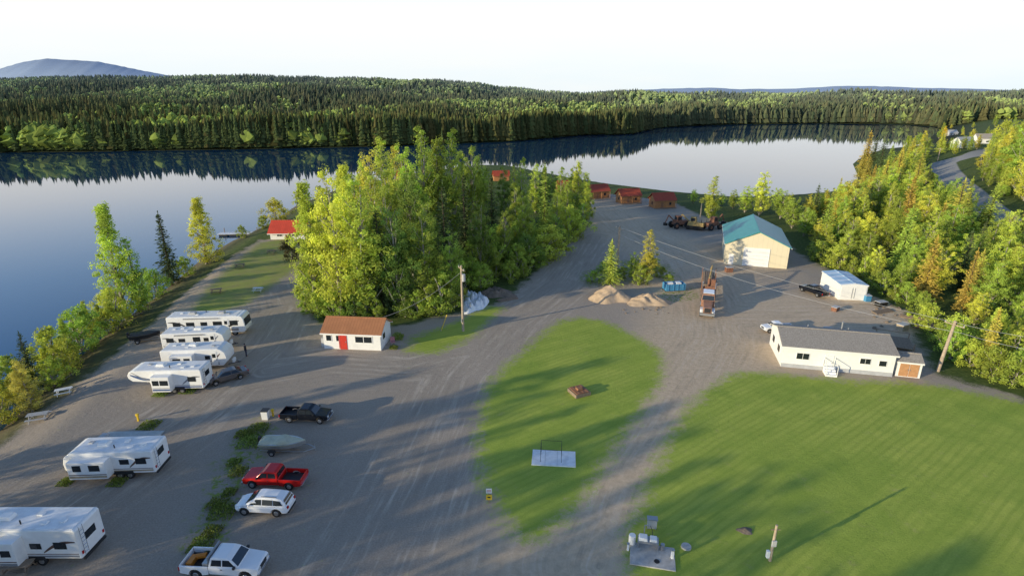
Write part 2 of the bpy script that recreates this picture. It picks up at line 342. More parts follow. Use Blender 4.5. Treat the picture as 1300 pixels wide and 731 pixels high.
# ---------------------------------------------------------------- foliage generators
def leaves(cen,size,tint,asp_=.6,dirs=None,name='crown',m=None,nrm=None):
    n=len(cen)
    if nrm is not None:
        nn=nrm/(np.linalg.norm(nrm,axis=1)[:,None]+1e-9)+NR.normal(size=(n,3))*.45; nn/=np.linalg.norm(nn,axis=1)[:,None]
        a=np.cross(nn,NR.normal(size=(n,3))); a/=np.linalg.norm(a,axis=1)[:,None]; b=np.cross(nn,a)
    else:
        a=NR.normal(size=(n,3)) if dirs is None else dirs+NR.normal(size=(n,3))*.25
        a/=np.linalg.norm(a,axis=1)[:,None]; r=NR.normal(size=(n,3))
        if dirs is not None: r=np.array([0,0,1])+NR.normal(size=(n,3))*.6
        b=np.cross(a,r); b/=np.linalg.norm(b,axis=1)[:,None]+1e-9
    s=size[:,None]
    v=np.stack([cen-a*s,cen-b*s*asp_+a*s*.1,cen+a*s,cen+b*s*asp_+a*s*.1],1).reshape(-1,3)
    return npmesh(name,v,np.arange(4*n).reshape(n,4),m,{'tint':np.repeat(tint,4)})
def trunkmb(h,r,limbs,lean=.3):
    mb=MB(); k=6; ps=[]
    for i in range(k+1):
        f=i/k; ps.append((Vector((math.sin(f*3)*lean*f,math.cos(f*2.3)*lean*f-lean*f,f*h-.3*(1-f))),r*(1-f)**.8+.02))
    for (a,ra),(b,rb) in zip(ps[:-1],ps[1:]): mb.cyl(a,b,ra,rb,7)
    for z0,e,rr in limbs: mb.cyl((0,0,z0),tuple(e),rr,.02,5)
    return mb
def broadleaf(name,label,h,rad,base,ncl,nl,ls,seed,peak=.7,cr0=1.0,ex=.6,lobes=3):
    global NR; NR=np.random.RandomState(seed)
    rt=thing(name,label,'tree' if h>6 else 'shrub',(0,0,-500)); cs=[];sz=[];ti=[];limbs=[];ns=[]
    la=NR.rand(lobes)*6.28; lt_=NR.uniform(.6,1,lobes); lt_[0]=1
    for i in range(ncl):
        lb=i%lobes; f2=((i+NR.rand())/ncl); z=(base*h+(1-base)*h*f2*.95)*(lt_[lb] if f2>.5 else 1)
        pr=max(.1,math.sin(math.pi*min(.945,max(.07,f2**peak)))**ex)*rad*(.5+.7*NR.rand())
        th=i*2.399+NR.rand()*1.5; rr=pr*(.15+.85*NR.rand()**.55); off=rad*.38*f2*(0 if lb==0 else 1)
        c=np.array([rr*math.cos(th)+off*math.cos(la[lb]),rr*math.sin(th)+off*math.sin(la[lb]),z+.1*rr])
        cr=(.042*h+.15)*(.5+.8*NR.rand())*(1-.25*f2)*cr0; tn=np.clip(.5+NR.normal()*.17+(f2-.5)*.2,0,1)
        m_=int(nl*(.5+.8*NR.rand())); p=NR.normal(size=(m_,3)); p/=np.linalg.norm(p,axis=1)[:,None]; p*=(NR.rand(m_,1)**.45)*cr
        cs.append(c+p); sz.append(ls*(.55+.8*NR.rand(m_))); ti.append(np.clip(tn+NR.normal(size=m_)*.1+p[:,2]/cr*.12,0,1))
        o_=np.array([c[0],c[1],0.]); o_/=np.linalg.norm(o_)+.3; ns.append(p/cr+o_*.7+np.array([0,0,.35]))
        if i%4==0: limbs.append((max(0.1,z-rr*1.3-.4),c,.012*h*(1-f2)*.5+.03))
    trunkmb(h*.9,.013*h+.03,limbs).build('trunk',M['bark'],rt,smooth=True)
    link('crown',leaves(np.concatenate(cs),np.concatenate(sz),np.concatenate(ti),m=M['leaf'],nrm=np.concatenate(ns)),rt); return rt
def conifer(name,label,h,rad,seed,lev=46,droop=.35,sz=.3):
    global NR; NR=np.random.RandomState(seed)
    rt=thing(name,label,'tree',(0,0,-500)); cs=[];ds=[];ss=[];ti=[]
    for i in range(lev):
        f=(i+.5)/lev; z=h*(.06+.93*f); n=int(10-5*f)+NR.randint(2); ln=rad*(1-f)**.8*(.75+.4*NR.rand())+.12
        for k in range(n):
            th=2*math.pi*(k+NR.rand()*.8)/n+i*1.3; l=ln*(.65+.5*NR.rand()); d=np.array([math.cos(th),math.sin(th),-droop*(1-f)+.25*f]); m_=max(2,int(l/.2)); tb=np.clip(.45+NR.normal()*.17,0,1)
            for j in range(m_):
                q=(j+.6)/m_; cs.append(np.array([0,0,z])+d*l*q+NR.normal(size=3)*.05); ds.append(d+np.array([-d[1],d[0],0])*NR.uniform(-.8,.8)); ss.append(sz*(.7+.5*NR.rand())*(1-.3*q)); ti.append(min(1,max(0,tb+.2*(q-.5))))
    for j in range(8): cs.append(np.array([0,0,h*(.97+.01*j)])); ds.append(np.array([0,0,1.])+NR.normal(size=3)*.2); ss.append(.18); ti.append(.6)
    trunkmb(h*.97,.012*h+.03,[],.1).build('trunk',M['darkbark'],rt,smooth=True)
    link('crown',leaves(np.array(cs),np.array(ss),np.array(ti),.42,np.array(ds),m=M['needle']),rt); return rt
B=broadleaf; pt='poplar_tree'
POP=[B(pt,'tree',15,3.1,.12,160,78,.125,11,.66,1,.6,3),B(pt,'tree',15,2.6,.07,165,70,.12,12,.54,.95,.65,2),B(pt,'tree',15,3.7,.13,185,78,.125,13,.78,1,.55,4),B(pt,'tree',15,2.1,.05,145,64,.115,14,.58,.9,.6,2),B(pt,'tree',15,3.3,.14,160,78,.125,15,.85,1,.55,4),B(pt,'tree',15,2.5,.04,170,66,.115,16,.44,.85,.85,1)]
SPR=[conifer('spruce_tree','tree',12,2.3,21),conifer('spruce_tree','tree',12,1.7,22,50),conifer('spruce_tree','tree',12,2.8,23,40,.25)]
SHB=[B('leafy_shrub','shrub',4,1.9,.02,55,75,.095,31,.5,1.6,.6,2),B('leafy_shrub','shrub',4,2.6,.02,70,70,.095,32,.45,1.6,.6,3),B('leafy_shrub','shrub',4,1.5,.05,45,65,.09,33,.6,1.5,.6,2)]
protos=POP+SPR+SHB
CP=(.53,.60,.10,1);CD=(.23,.32,.07,1);CY=(.68,.67,.11,1);CS=(.11,.15,.06,1);CG=(.50,.45,.09,1);CB=(.58,.50,.12,1);CM=(.38,.48,.085,1);CO=(.60,.48,.10,1)  # CG and CO hold golden sunlight painted into the foliage colour
def plant(kind,px,py,top=None,h=None,wid=1.0,col=CP,label=None,group=None,xyz=None):
    pr={'p':POP,'s':SPR,'b':SHB}[kind[0]]; i=int(kind[1]) if len(kind)>1 else rnd.randrange(len(pr)); o=pr[i]; h0={'p':15.,'s':12.,'b':4.}[kind[0]]
    p=Vector(xyz) if xyz is not None else P(px,py)
    if h is None:
        u,dy,dz=ray(px,top); h=H+dz/dy*p.y-p.z
    s=h/h0; w=s*wid
    return dup(o,p,rnd.uniform(0,6.28),(w,w,s),label,group,col)
plant('p5',162,406,254,wid=1.15,col=CP,label='tall light green birch on the left shore, leftmost big shoreline tree')
plant('p3',180,398,300,wid=1.1,col=CM,label='shorter green birch growing against right side of tallest left shore birch')
plant('s1',219,362,272,wid=1.25,col=CS,label='dark narrow spruce between two light green birches on left shore')
plant('b1',200,378,340,wid=1.0,col=CM,label='low green bush at foot of dark shore spruce')
plant('p5',263,335,248,wid=1.6,col=CY,label='round yellow green birch on left shore near the dock')
plant('b1',236,350,325,col=CM,label='small bush just left of the round shore birch near dock')
plant('b1',352,284,252,wid=1.0,col=CY,label='light green bush left of the red roofed shore building')
plant('b2',371,330,297,wid=1.2,col=(.18,.15,.07,1),label='dark brownish bush on the shore lawn by the road')
plant('s2',45,492,422,wid=1.0,col=CS,label='short dark spruce at the left edge of the photo by the water')
plant('p1',42,522,455,wid=1.5,col=CB,label='sparse yellow birch in front of the short dark spruce at left edge')
plant('b0',8,535,485,wid=1.0,col=CY,label='yellow green bush at the far left edge near the water')
gS='bushes along the left shoreline'
for px,py,tp in [(150,418,365),(132,425,385),(118,436,380),(104,446,390),(90,455,402),(75,468,415),(108,425,395),(140,402,370),(62,478,440),(90,470,428),(186,388,360),(28,508,470),(-10,548,500),(70,490,455),(122,412,392),(10,520,480),(308,302,286),(334,290,274),(20,500,450),(0,512,455)]:
    plant(rnd.choice(['b','b','p5']),px,py,tp,wid=rnd.uniform(.8,1.2),col=rnd.choice([CP,CY,CM]),label='light green leafy bush in the belt along left lake shore',group=gS)
gG='trees of the lakeside grove behind the office'
for k,px,py,tp,wd_,c,lb in [('p5',402,394,225,1.1,CP,'bright green poplar at front left corner of the central grove'),('p0',434,402,208,.9,CY,'huge bright green poplar at front of grove behind office, its left one'),('p3',464,402,216,1.3,CP,'tall poplar directly behind the small office roof'),('p4',507,398,258,1.0,CD,'dark green tree in grove above right end of office'),('p0',540,394,262,1.0,CM,'mid green tree at front of grove left of the utility pole')]: plant(k,px,py,tp,wid=wd_,col=c,label=lb)
for k,px,py,tp,wd_,c in [('p4',475,330,187,.9,CY),('p3',492,310,170,1.2,CP),('p0',520,320,180,.9,CP),('p3',541,305,156,1.1,CM),('p1',560,300,172,1,CM),('p3',577,300,160,1.1,CM),('p4',600,292,182,.9,CM),('p1',618,290,210,1.0,CM),('p0',640,285,209,.9,CD),('p3',663,285,198,1,CM),('p0',690,280,207,.8,CD),('p3',712,272,210,1.2,CM),('p1',733,268,203,1,CP),('p0',470,375,236,.8,CM),('p4',495,372,232,.8,CM),('p5',448,350,204,1,CY),('p3',418,350,232,1.2,CP),('s0',567,370,235,1,CS),('s1',592,345,222,1,CS),('p0',575,388,290,1,CM),('p4',545,360,250,.8,CM),('p0',610,352,252,.9,CD),('p4',640,342,265,.8,CM),('p0',665,330,242,.9,CM),('s1',690,318,212,1,CM),('p0',705,310,242,.9,CP),('p4',655,310,232,.9,CM),('s0',625,320,225,1,CS),('p1',720,290,228,1,CM),('p0',500,340,202,.9,CP),('p2',525,350,214,.8,CD),('s2',486,395,266,1,CS),('p5',440,318,212,1,CP),('p3',690,262,212,1,CM),('p2',545,272,187,.8,CM),('p1',585,268,190,1,CM),('p3',652,262,208,1,CP),('p1',466,290,202,1,CP),('p1',742,283,217,.9,CP),('p0',725,262,210,.9,CM),('p4',700,256,216,1.1,CM),('p3',680,270,206,1.3,CP),('p1',606,275,197,1.0,CM),('p3',480,352,214,1.2,CP),('p3',508,300,182,1.2,CY)]:
    plant(k,px,py,tp,wid=wd_,col=c,label='green tree packed inside the central lakeside grove',group=gG)
for px,py,tp in [(405,402,370),(560,398,345),(575,386,340),(600,358,325),(630,352,314),(622,346,288),(655,348,308),(672,340,298),(640,330,290),(690,330,285),(705,318,272),(722,305,262),(738,292,258),(742,278,250),(710,300,260),(675,322,285),(600,350,305),(585,358,318),(640,342,298),(530,402,368),(728,282,245),(655,325,280),(398,385,340),(394,362,330),(620,335,285),(425,405,368),(450,405,372),(480,405,378),(515,402,368),(545,400,360),(388,398,375),(665,352,328),(648,358,330),(684,338,312),(715,318,290),(733,300,275),(610,366,335)]:
    plant('b',px,py,tp,wid=rnd.uniform(.9,1.35),col=rnd.choice([CD,CM,CM,CP]),label='dense green bush on the edge of the central grove',group='bushes edging the central grove')
plant('s2',774,361,305,wid=1.35,col=CP,label='small bright green spruce beside the utility pole by the sand pile')
plant('p3',821,358,290,wid=1.4,col=CY,label='slim pale green sapling left of the blue container')
plant('p4',803,356,318,wid=1.2,col=CM,label='short green tree between the small spruce and the slim sapling')
plant('b1',812,360,335,wid=1.0,col=CM,label='low bush at the foot of the slim pale sapling')
for px,py,tp in [(752,358,343),(790,352,338),(838,352,338),(850,358,348),(765,345,332),(830,342,328)]:
    plant('b',px,py,tp,wid=1.5,col=CM,label='low scrubby bush on the rough patch behind the sand piles',group='scrub behind the sand piles')
plant('p3',902,280,222,wid=1.5,col=CP,label='light green narrow tree standing left behind the teal roofed shop')
plant('p0',963,274,216,wid=1.1,col=CY,label='round pale yellow green tree directly behind the teal roofed shop')
for px,py,tp in [(930,265,240),(945,270,235),(990,278,240),(1005,290,250),(880,258,240),(985,262,238),(915,262,245),(1000,272,245),(1020,300,262)]:
    plant(rnd.choice(['p0','p4','p2']),px,py,tp,wid=1.4,col=rnd.choice([CM,CP]),label='small green tree on the lake bank behind the teal roofed shop',group='small trees on the bank behind the shop')
belt=[(1010,275),(1085,245),(1120,215),(1170,225),(1215,262),(1320,285),(1400,310),(1400,540),(1300,492),(1215,462),(1180,425),(1160,392),(1110,366),(1060,335),(1020,308)]
bw=[tuple(P(*p)[:2]) for p in belt]
bx=[p[0] for p in bw];by=[p[1] for p in bw]; pts=[]
while len(pts)<215:
    x=rnd.uniform(min(bx),max(bx));y=rnd.uniform(min(by),max(by))
    sd=float(poly_sd(bw,np.array([x]),np.array([y]))[0])
    if sd<1.0 or any((x-a)**2+(y-b_)**2<8 for a,b_,_ in pts): continue
    if float(line_d(hwd,np.array([x]),np.array([y]))[0])<8: continue
    pts.append((x,y,sd))
for x,y,sd in pts:
    z=gz(x,y); r_=rnd.random(); near=min(1,sd/12)
    hh_=(4.5+5.5*near)*rnd.uniform(.7,1.25)
    if r_<.66: plant(rnd.choice(['p0','p4','p2','p1','p3','p0']),0,0,h=hh_,wid=rnd.uniform(1.15,1.55),col=rnd.choice([CP,CM,CY,CP,CM]),xyz=(x,y,z),label='leafy green poplar in the belt of trees along right side',group='poplars in the right hand tree belt')
    elif r_<.82: plant('s',0,0,h=hh_*1.25,wid=rnd.uniform(1.0,1.3),col=rnd.choice([CG,CM,CO,CS,CM]),xyz=(x,y,z),label='conifer in the belt of trees along right side',group='conifers in the right hand tree belt')
    else: plant('b',0,0,h=hh_*.55,wid=rnd.uniform(.8,1.1),col=rnd.choice([CP,CM,CY]),xyz=(x,y,z),label='leafy bush in the belt of trees along right side',group='bushes in the right hand tree belt')
for px,py,tp in [(1040,330,305),(1065,340,312),(1095,352,325),(1120,372,345),(1150,385,358),(1170,400,370),(1178,420,385),(1205,455,415),(1230,465,430),(1260,480,440),(1285,488,450),(1310,495,455),(1215,440,400),(1245,450,410),(1280,462,420),(1135,380,360),(1198,440,410),(1080,350,330)]:
    plant('b',px,py,tp,wid=rnd.uniform(.9,1.3),col=rnd.choice([CP,CM]),label='low leafy bush along the front edge of the right tree belt',group='bushes on front edge of right belt')
plant('s1',1097,215,168,wid=1.6,col=CO,label='golden lit spruce standing tallest on the small spit across the right bay')
for px,py,tp in [(1105,220,175),(1115,222,178),(1092,226,190),(1125,228,185),(1112,240,200),(1130,235,200),(1098,236,200),(1140,225,185)]:
    plant('s',px,py,tp,wid=1.5,col=rnd.choice([CG,CM,CS]),label='conifer clustered on the small spit beside the bay',group='conifers on the spit')
for px,py,tp in [(1288,238,150),(1300,255,158),(1272,215,160),(1312,240,148),(1262,182,158),(1282,190,152),(1240,190,170),(1230,192,172),(1212,192,176),(1256,192,168)]:
    plant(rnd.choice(['p0','p4','p1']),px,py,tp,wid=1.2,col=rnd.choice([CY,CM,CP]),label='tall green tree rising at the upper right corner by the highway',group='tall trees at the upper right corner')
cnt=0
while cnt<210:
    px=rnd.uniform(1140,1420);py=rnd.uniform(160,262)
    p=P(px,py); q=(np.array([p.x]),np.array([p.y]))
    if p.y>600 or -poly_sd(lake,*q)[0]<3: continue
    if min(line_d(hwc,*q)[0],line_d(hwd,*q)[0])<6.5: continue
    if 1186<px<1230 and 207<py<255 : continue
    cnt+=1; k=rnd.choice(['p','p','p','s','b'])
    sc_=.6 if 1195<px<1262 and py<205 else 1.0
    plant(k,px,py,h={'p':9,'s':10,'b':4}[k]*rnd.uniform(.7,1.15)*(1.3 if px>1275 else 1)*sc_,wid=1.35,col=rnd.choice([CP,CM,CY,CM]),label='green tree on the hillside beside the highway at upper right',group='trees on the hillside by the highway')
plant('p1',1197,176,160,wid=1.6,col=(.7,.52,.06,1),label='bright yellow tree left of the hillside houses')
for i,(x,y,h_) in enumerate([(-64,34,15),(-60,27,17),(-66,20,18),(-60,13,17),(-66,6,19),(-59,0,17),(-66,-8,20),(-60,-15,18),(-68,-22,20),(-62,-30,18),(-52,-12,19),(-54,6,16),(-50,-24,20),(-70,-36,20),(-45,-34,17),(-38,-42,20),(-56,20,14),(-30,-22,14),(-22,-12,13),(-14,-20,13),(-40,8,14),(-44,0,15),(-38,-6,15),(-33,2,12)]):
    plant('p',0,0,h=h_,wid=1.3,col=CM,xyz=(x,y,gz(x,y)),label='tall shoreline poplar beyond the left edge of the photo',group='shore poplars beyond the left edge')
for o in protos:
    for c in list(o.children): bpy.data.objects.remove(c)
    bpy.data.objects.remove(o)
# ---------------------------------------------------------------- far forest
NR=np.random.RandomState(5)
def fmat(name):
    m,t=newmat(name); a=t.add('ShaderNodeAttribute',attribute_name='col').outputs['Color']
    d=t.add('ShaderNodeBsdfDiffuse',{0:a,1:.5}); t.add('ShaderNodeOutputMaterial',{0:d.outputs[0]}); return m
fm=fmat('far_forest_foliage')
def conarr(x,y,z,h,r,col,tiers,sides=6):
    n=len(x); vs=[];fs=[];cc=[]; base=0
    for k in range(tiers):
        f0=.05+.9*k/tiers; f1=min(1,f0+1.55/tiers) if k<tiers-1 else 1.0
        zr=z+h*f0; ap=z+h*f1; rr=r*(1-f0)**.85
        th=NR.rand(n,1)*6.28+np.arange(sides)[None]*2*math.pi/sides
        rj=rr[:,None]*(.65+.7*NR.rand(n,sides))
        ring=np.stack([x[:,None]+rj*np.cos(th),y[:,None]+rj*np.sin(th),zr[:,None]+(NR.rand(n,sides)-.5)*h[:,None]*.06],2)
        top=np.stack([x,y,ap],1)[:,None,:]
        v=np.concatenate([ring,top],1); vs.append(v.reshape(-1,3)); idx=base+np.arange(n)[:,None]*(sides+1)
        for s in range(sides): fs.append(np.stack([idx[:,0]+s,idx[:,0]+(s+1)%sides,idx[:,0]+sides],1))
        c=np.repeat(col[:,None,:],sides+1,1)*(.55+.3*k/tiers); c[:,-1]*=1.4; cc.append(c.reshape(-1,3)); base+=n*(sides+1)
    return np.concatenate(vs),np.concatenate(fs),np.concatenate(cc)
def blobarr(x,y,z,h,r,col,sides=7):
    n=len(x); prof=[(.12,.55),(.35,1.0),(.6,.95),(.82,.6)]; rings=[]
    cs=[]
    for fz,fr in prof:
        th=NR.rand(n,1)*6.28+np.arange(sides)[None]*2*math.pi/sides; rj=(r*fr)[:,None]*(.6+.75*NR.rand(n,sides))
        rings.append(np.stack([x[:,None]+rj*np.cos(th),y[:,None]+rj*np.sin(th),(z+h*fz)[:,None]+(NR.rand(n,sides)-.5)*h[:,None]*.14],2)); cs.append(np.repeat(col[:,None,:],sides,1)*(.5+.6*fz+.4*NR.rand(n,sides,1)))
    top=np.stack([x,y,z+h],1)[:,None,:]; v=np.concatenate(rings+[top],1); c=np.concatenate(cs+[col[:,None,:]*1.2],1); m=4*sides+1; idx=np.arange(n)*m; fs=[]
    for k in range(3):
        for s in range(sides):
            a,b_,c_,d=k*sides+s,k*sides+(s+1)%sides,(k+1)*sides+(s+1)%sides,(k+1)*sides+s
            fs.append(np.stack([idx+a,idx+b_,idx+c_],1)); fs.append(np.stack([idx+a,idx+c_,idx+d],1))
    for s in range(sides): fs.append(np.stack([idx+3*sides+s,idx+3*sides+(s+1)%sides,idx+m-1],1))
    return v.reshape(-1,3),np.concatenate(fs),c.reshape(-1,3)
NT_=62000
a=NR.uniform(-1.25,1.25,NT_); yy=330+(YC+150-330)*NR.rand(NT_)**.9
na=9000; aa=NR.uniform(-1.2,.95,na); ya=np.interp(aa,FA,FY)+2+30*NR.rand(na)**1.5
a=np.concatenate([a,aa]); yy=np.concatenate([yy,ya]); xx=a*yy
LL=-poly_sd(lake,xx,yy); ok=(LL>.5)&~((xx>150)&(yy<560)&(xx/yy>.62))
ys_=np.interp(a,FA,FY); ok&=yy>ys_-40
xx,yy,LL=xx[ok],yy[ok],LL[ok]; zz=hgt(xx,yy,LL)
pat=np.sin(xx*.013+1.3)*np.cos(yy*.009+xx*.004)+.6*np.sin(xx*.035-yy*.02)+.3*np.sin(xx*.08+yy*.05)+NR.normal(size=len(xx))*.42
br=(pat>.5)&(LL>14)|(pat>1.1)&(LL>2)
hh=NR.uniform(7,15,len(xx))*(1+.2*np.sin(xx*.05)*np.sin(xx*.017+2))+(LL<35)*NR.uniform(0,6,len(xx))
ccol=np.array([.11,.15,.055])*(.45+.9*NR.rand(len(xx),1)); ccol[:,0]*=1+.5*NR.rand(len(xx)); ccol*=np.where(LL<40,.9,1.0)[:,None]
bcol=np.array([.28,.35,.075])*(.5+.7*NR.rand(len(xx),1))
hz_=np.clip((yy-480)/1400,0,.6)[:,None]; ccol=ccol*(1-hz_)+np.array([.24,.31,.32])*hz_*.85; bcol=bcol*(1-hz_)+np.array([.3,.37,.32])*hz_*.85  # bluish distance haze painted into the tree colours, growing with range
con=~br; nearc=con&(yy<620); farc=con&(yy>=620)
shore=np.where(con&(LL<16)&(np.abs(xx/yy)<.95))[0]; shore=shore[np.argsort(LL[shore]+yy[shore]*.02)]
left=shore[:250]; nearc[left]=False; farc[left]=False
def stuff(name,arr,lb,ct):
    me=npmesh(name,arr[0],arr[1],fm,{'col':arr[2]}); o=link(name,me); o['kind']='stuff'; o['label']=lb; o['category']=ct
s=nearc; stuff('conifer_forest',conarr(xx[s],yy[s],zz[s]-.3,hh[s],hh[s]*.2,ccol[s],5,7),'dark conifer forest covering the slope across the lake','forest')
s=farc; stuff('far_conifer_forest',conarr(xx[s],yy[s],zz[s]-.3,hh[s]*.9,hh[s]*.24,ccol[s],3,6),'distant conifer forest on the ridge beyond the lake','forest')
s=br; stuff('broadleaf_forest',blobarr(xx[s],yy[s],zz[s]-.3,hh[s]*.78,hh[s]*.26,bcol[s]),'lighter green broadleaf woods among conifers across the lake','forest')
pm=[]
for k in range(6):
    o_=conarr(np.zeros(1),np.zeros(1),np.zeros(1),np.full(1,14.),np.full(1,rnd.uniform(1.9,2.9)),np.array([[.10,.135,.05]])*rnd.uniform(.6,1.3),9,9)
    pm.append(npmesh('shoreline_conifer',o_[0],o_[1],fm,{'col':o_[2]}))
for i in left:
    o=link('shoreline_conifer',pm[rnd.randrange(6)]); o.location=(xx[i],yy[i],zz[i]-.3); o.rotation_euler=(0,0,rnd.uniform(0,6.28)); s_=hh[i]/14*rnd.uniform(.9,1.1); o.scale=(s_,s_,s_)
    tag(o,'dark pointed conifer at the water edge on the far lake shore','tree','conifers along the far shoreline')
# ---------------------------------------------------------------- buildings
def sidebox(side,Lx,W,a,z,w,h,d0,d1):
    if side=='s': return (a-w/2,a+w/2,-W/2-d1,-W/2-d0,z,z+h)
    if side=='n': return (a-w/2,a+w/2,W/2+d0,W/2+d1,z,z+h)
    if side=='w': return (-Lx/2-d1,-Lx/2-d0,a-w/2,a+w/2,z,z+h)
    return (Lx/2+d0,Lx/2+d1,a-w/2,a+w/2,z,z+h)
def house(name,label,cat,loc,rot,Lx,W,hw_,hr,wall,roof,wins=(),doors=(),over=.4,doormat='cream',group=None,trim='white',chimney=None):
    rt=thing(name,label,cat,loc,rot,group)
    MB().add([(x,y,z) for x in(-Lx/2,Lx/2) for y,z in((-W/2,-.1),(W/2,-.1),(W/2,hw_),(0,hr),(-W/2,hw_))],[(0,1,2,3,4),(5,9,8,7,6),(0,4,9,5),(1,6,7,2),(4,3,8,9),(3,2,7,8),(0,5,6,1)]).build('wall',M[wall],rt)
    sl=(hr-hw_)/(W/2); e=W/2+over; ze=hw_-over*sl; m=MB(); x0,x1=-Lx/2-over,Lx/2+over; th=.14
    for s in(-1,1):
        m.add([(x0,s*e,ze+.01),(x1,s*e,ze+.01),(x1,0,hr+.01),(x0,0,hr+.01),(x0,s*e,ze+th),(x1,s*e,ze+th),(x1,0,hr+th),(x0,0,hr+th)],[(0,1,2,3),(4,5,6,7),(0,1,5,4),(1,2,6,5),(3,0,4,7)])
    ro=m.build('roof',M[roof],rt)
    MB().box(x0-.01,x1+.01,-.12,.12,hr+th-.05,hr+th+.04).build('ridge_cap',M[roof],ro)
    for s in(-1,1): MB().box(x0,x1,s*e-.04,s*e+.04,ze-.08,ze+.1).build('fascia',M[trim],ro)
    if chimney: MB().cyl((chimney,W*.2,hr-1),(chimney,W*.2,hr+.8),.12).build('chimney',M['steel'],ro)
    for sd_,a,z,w_,h_ in wins:
        f=MB().box(*sidebox(sd_,Lx,W,a,z,w_,h_,.0,.05)).build('window',M[trim],rt)
        q=MB()
        if w_>1.0:
            for k in(-1,1): q.box(*sidebox(sd_,Lx,W,a+k*w_*.24,z+.07,w_*.44,h_-.14,.03,.062))
        else: q.box(*sidebox(sd_,Lx,W,a,z+.07,w_-.14,h_-.14,.03,.062))
        q.build('pane',M['glass'],f)
    for sd_,a,w_,h_ in doors:
        d=MB().box(*sidebox(sd_,Lx,W,a,0.02,w_,h_,0,.06)).build('door',M[doormat],rt)
        MB().box(*sidebox(sd_,Lx,W,a+w_*.35,1.0,.08,.16,.05,.1)).build('handle',M['steel'],d)
    return rt
def mid(p,q,off):
    ax,ay=G(*p);bx_,by_=G(*q); an=math.atan2(by_-ay,bx_-ax); n=(-math.sin(an),math.cos(an)); L_=math.hypot(bx_-ax,by_-ay)
    return ((ax+bx_)/2+n[0]*off,(ay+by_)/2+n[1]*off,0),math.degrees(an),L_
c,an,L_=mid((412,442),(484,445),2.2)
of=house('office_cabin','small white office with rust brown metal roof and red door by the gravel road','building',c,an,L_,4.4,2.35,3.6,'white','brownroof',[('s',1.6,1.0,2.4,.95),('s',-3.1,1.1,.8,.9),('s',-1.9,1.1,.5,.9),('e',-.8,1.1,1.0,.9)],[('s',-1.15,.95,2.0)],.28,'reddoor')
MB().box(-1.75,-1.68,-2.27,-2.2,.1,2.1).build('door_trim',M['reddoor'],of)
MB().box(-L_/2-.5,-L_/2-.02,-1.9,-1.0,0,1.3).build('meter_box',M['greyac'],of)
c,an,L_=mid((991,465),(1132,478),3.5)
mh=house('mobile_home','long white mobile home with grey brown shingle roof beside the mown field','mobile home',c,an,L_,7.0,2.8,3.9,'white','shingle',[('s',-3.9,1.2,1.5,.9),('s',3.0,1.3,1.2,.8),('s',4.9,1.2,.9,.8),('w',-1.5,1.1,1.2,1.0),('w',1.5,1.1,1.2,1.0)],[('s',-.9,.95,2.1)],.25,'white',chimney=1.5)
st=MB()
for k in range(4): st.box(-1.5,-.3,-3.85-.32*(3-k)-.3,-3.85-.32*(3-k)+.05,0,.2*(k+1))
stp=st.build('front_steps',M['whiteslab'],mh)
rl=MB()
for x in(-1.5,-.3): rl.cyl((x,-5.1,0),(x,-5.1,1.2),.04);rl.cyl((x,-3.6,.6),(x,-3.6,1.8),.04);rl.cyl((x,-5.1,1.2),(x,-3.6,1.8),.04)
rl.build('railing',M['white'],stp)
MB().box(-L_/2-.01,L_/2+.01,-3.53,-3.5,0,.5).build('skirting',M['greyw'],mh)
for x in(-2.5,2.2): MB().cyl((x,1.2,3.2),(x,1.2,4.0),.09).build('roof_vent',M['steel'],mh)
c,an,L_=mid((1137,477),(1166,480),1.3)
sh_=house('garden_shed','small white shed with tan doors beside right end of the mobile home','shed',c,an,2.6,2.6,1.9,2.5,'white','shingle',[],[],.12)
for k in(-1,1):
    d=MB().box(k*.52-.48,k*.52+.48,-1.36,-1.3,.1,1.75).build('door',M['orange'],sh_); MB().box(k*.12-.03,k*.12+.03,-1.4,-1.35,.9,1.05).build('handle',M['steel'],d)
c,an,L_=mid((1134,452),(1160,456),2.0)
dk=thing('timber_deck','grey timber deck with clutter behind the right end of the mobile home','deck',(c[0]+.3,c[1]+2.0,0),an)
mb=MB()
for k in range(14): mb.box(-2,2,-2+k*.29,-2+k*.29+.26,.5,.56)
mb.build('deck_board',M['wood'],dk)
for x in(-1.9,1.9):
    for y in(-1.9,1.9): MB().box(x-.06,x+.06,y-.06,y+.06,0,1.3).build('post',M['wood'],dk)
MB().box(-2,2,1.95,2.02,1.2,1.3).build('rail',M['wood'],dk)
fx,fy=G(958,338); an=72; d=(math.cos(R(an)),math.sin(R(an))); Ls=17
sp_=house('workshop_building','large beige metal workshop with teal gable roof and white overhead door','building',(fx+d[0]*Ls/2,fy+d[1]*Ls/2,0),an,Ls,11.4,4.2,6.8,'beige','tealroof',[('n',-4,1.5,1.2,.9),('n',3,1.5,1.2,.9)],[],.35,trim='white')
od=MB().box(-Ls/2-.08,-Ls/2,-2.2,2.2,.02,3.5).build('overhead_door',M['cream'],sp_)
q=MB()
for k in range(1,5): q.box(-Ls/2-.095,-Ls/2-.07,-2.2,2.2,k*.7-.02,k*.7+.02)
q.build('panel_seam',M['greyac'],od)
dd=MB().box(-Ls/2-.06,-Ls/2,4.0,4.95,.02,2.1).build('door',M['cream'],sp_); MB().box(-Ls/2-.1,-Ls/2-.05,4.1,4.2,1,1.15).build('handle',M['steel'],dd)
q=MB().box(-Ls/2-.12,-Ls/2,-2.35,-2.2,0,3.65).box(-Ls/2-.12,-Ls/2,2.2,2.35,0,3.65).box(-Ls/2-.12,-Ls/2,-2.2,2.2,3.5,3.65).build('door_frame',M['white'],sp_)
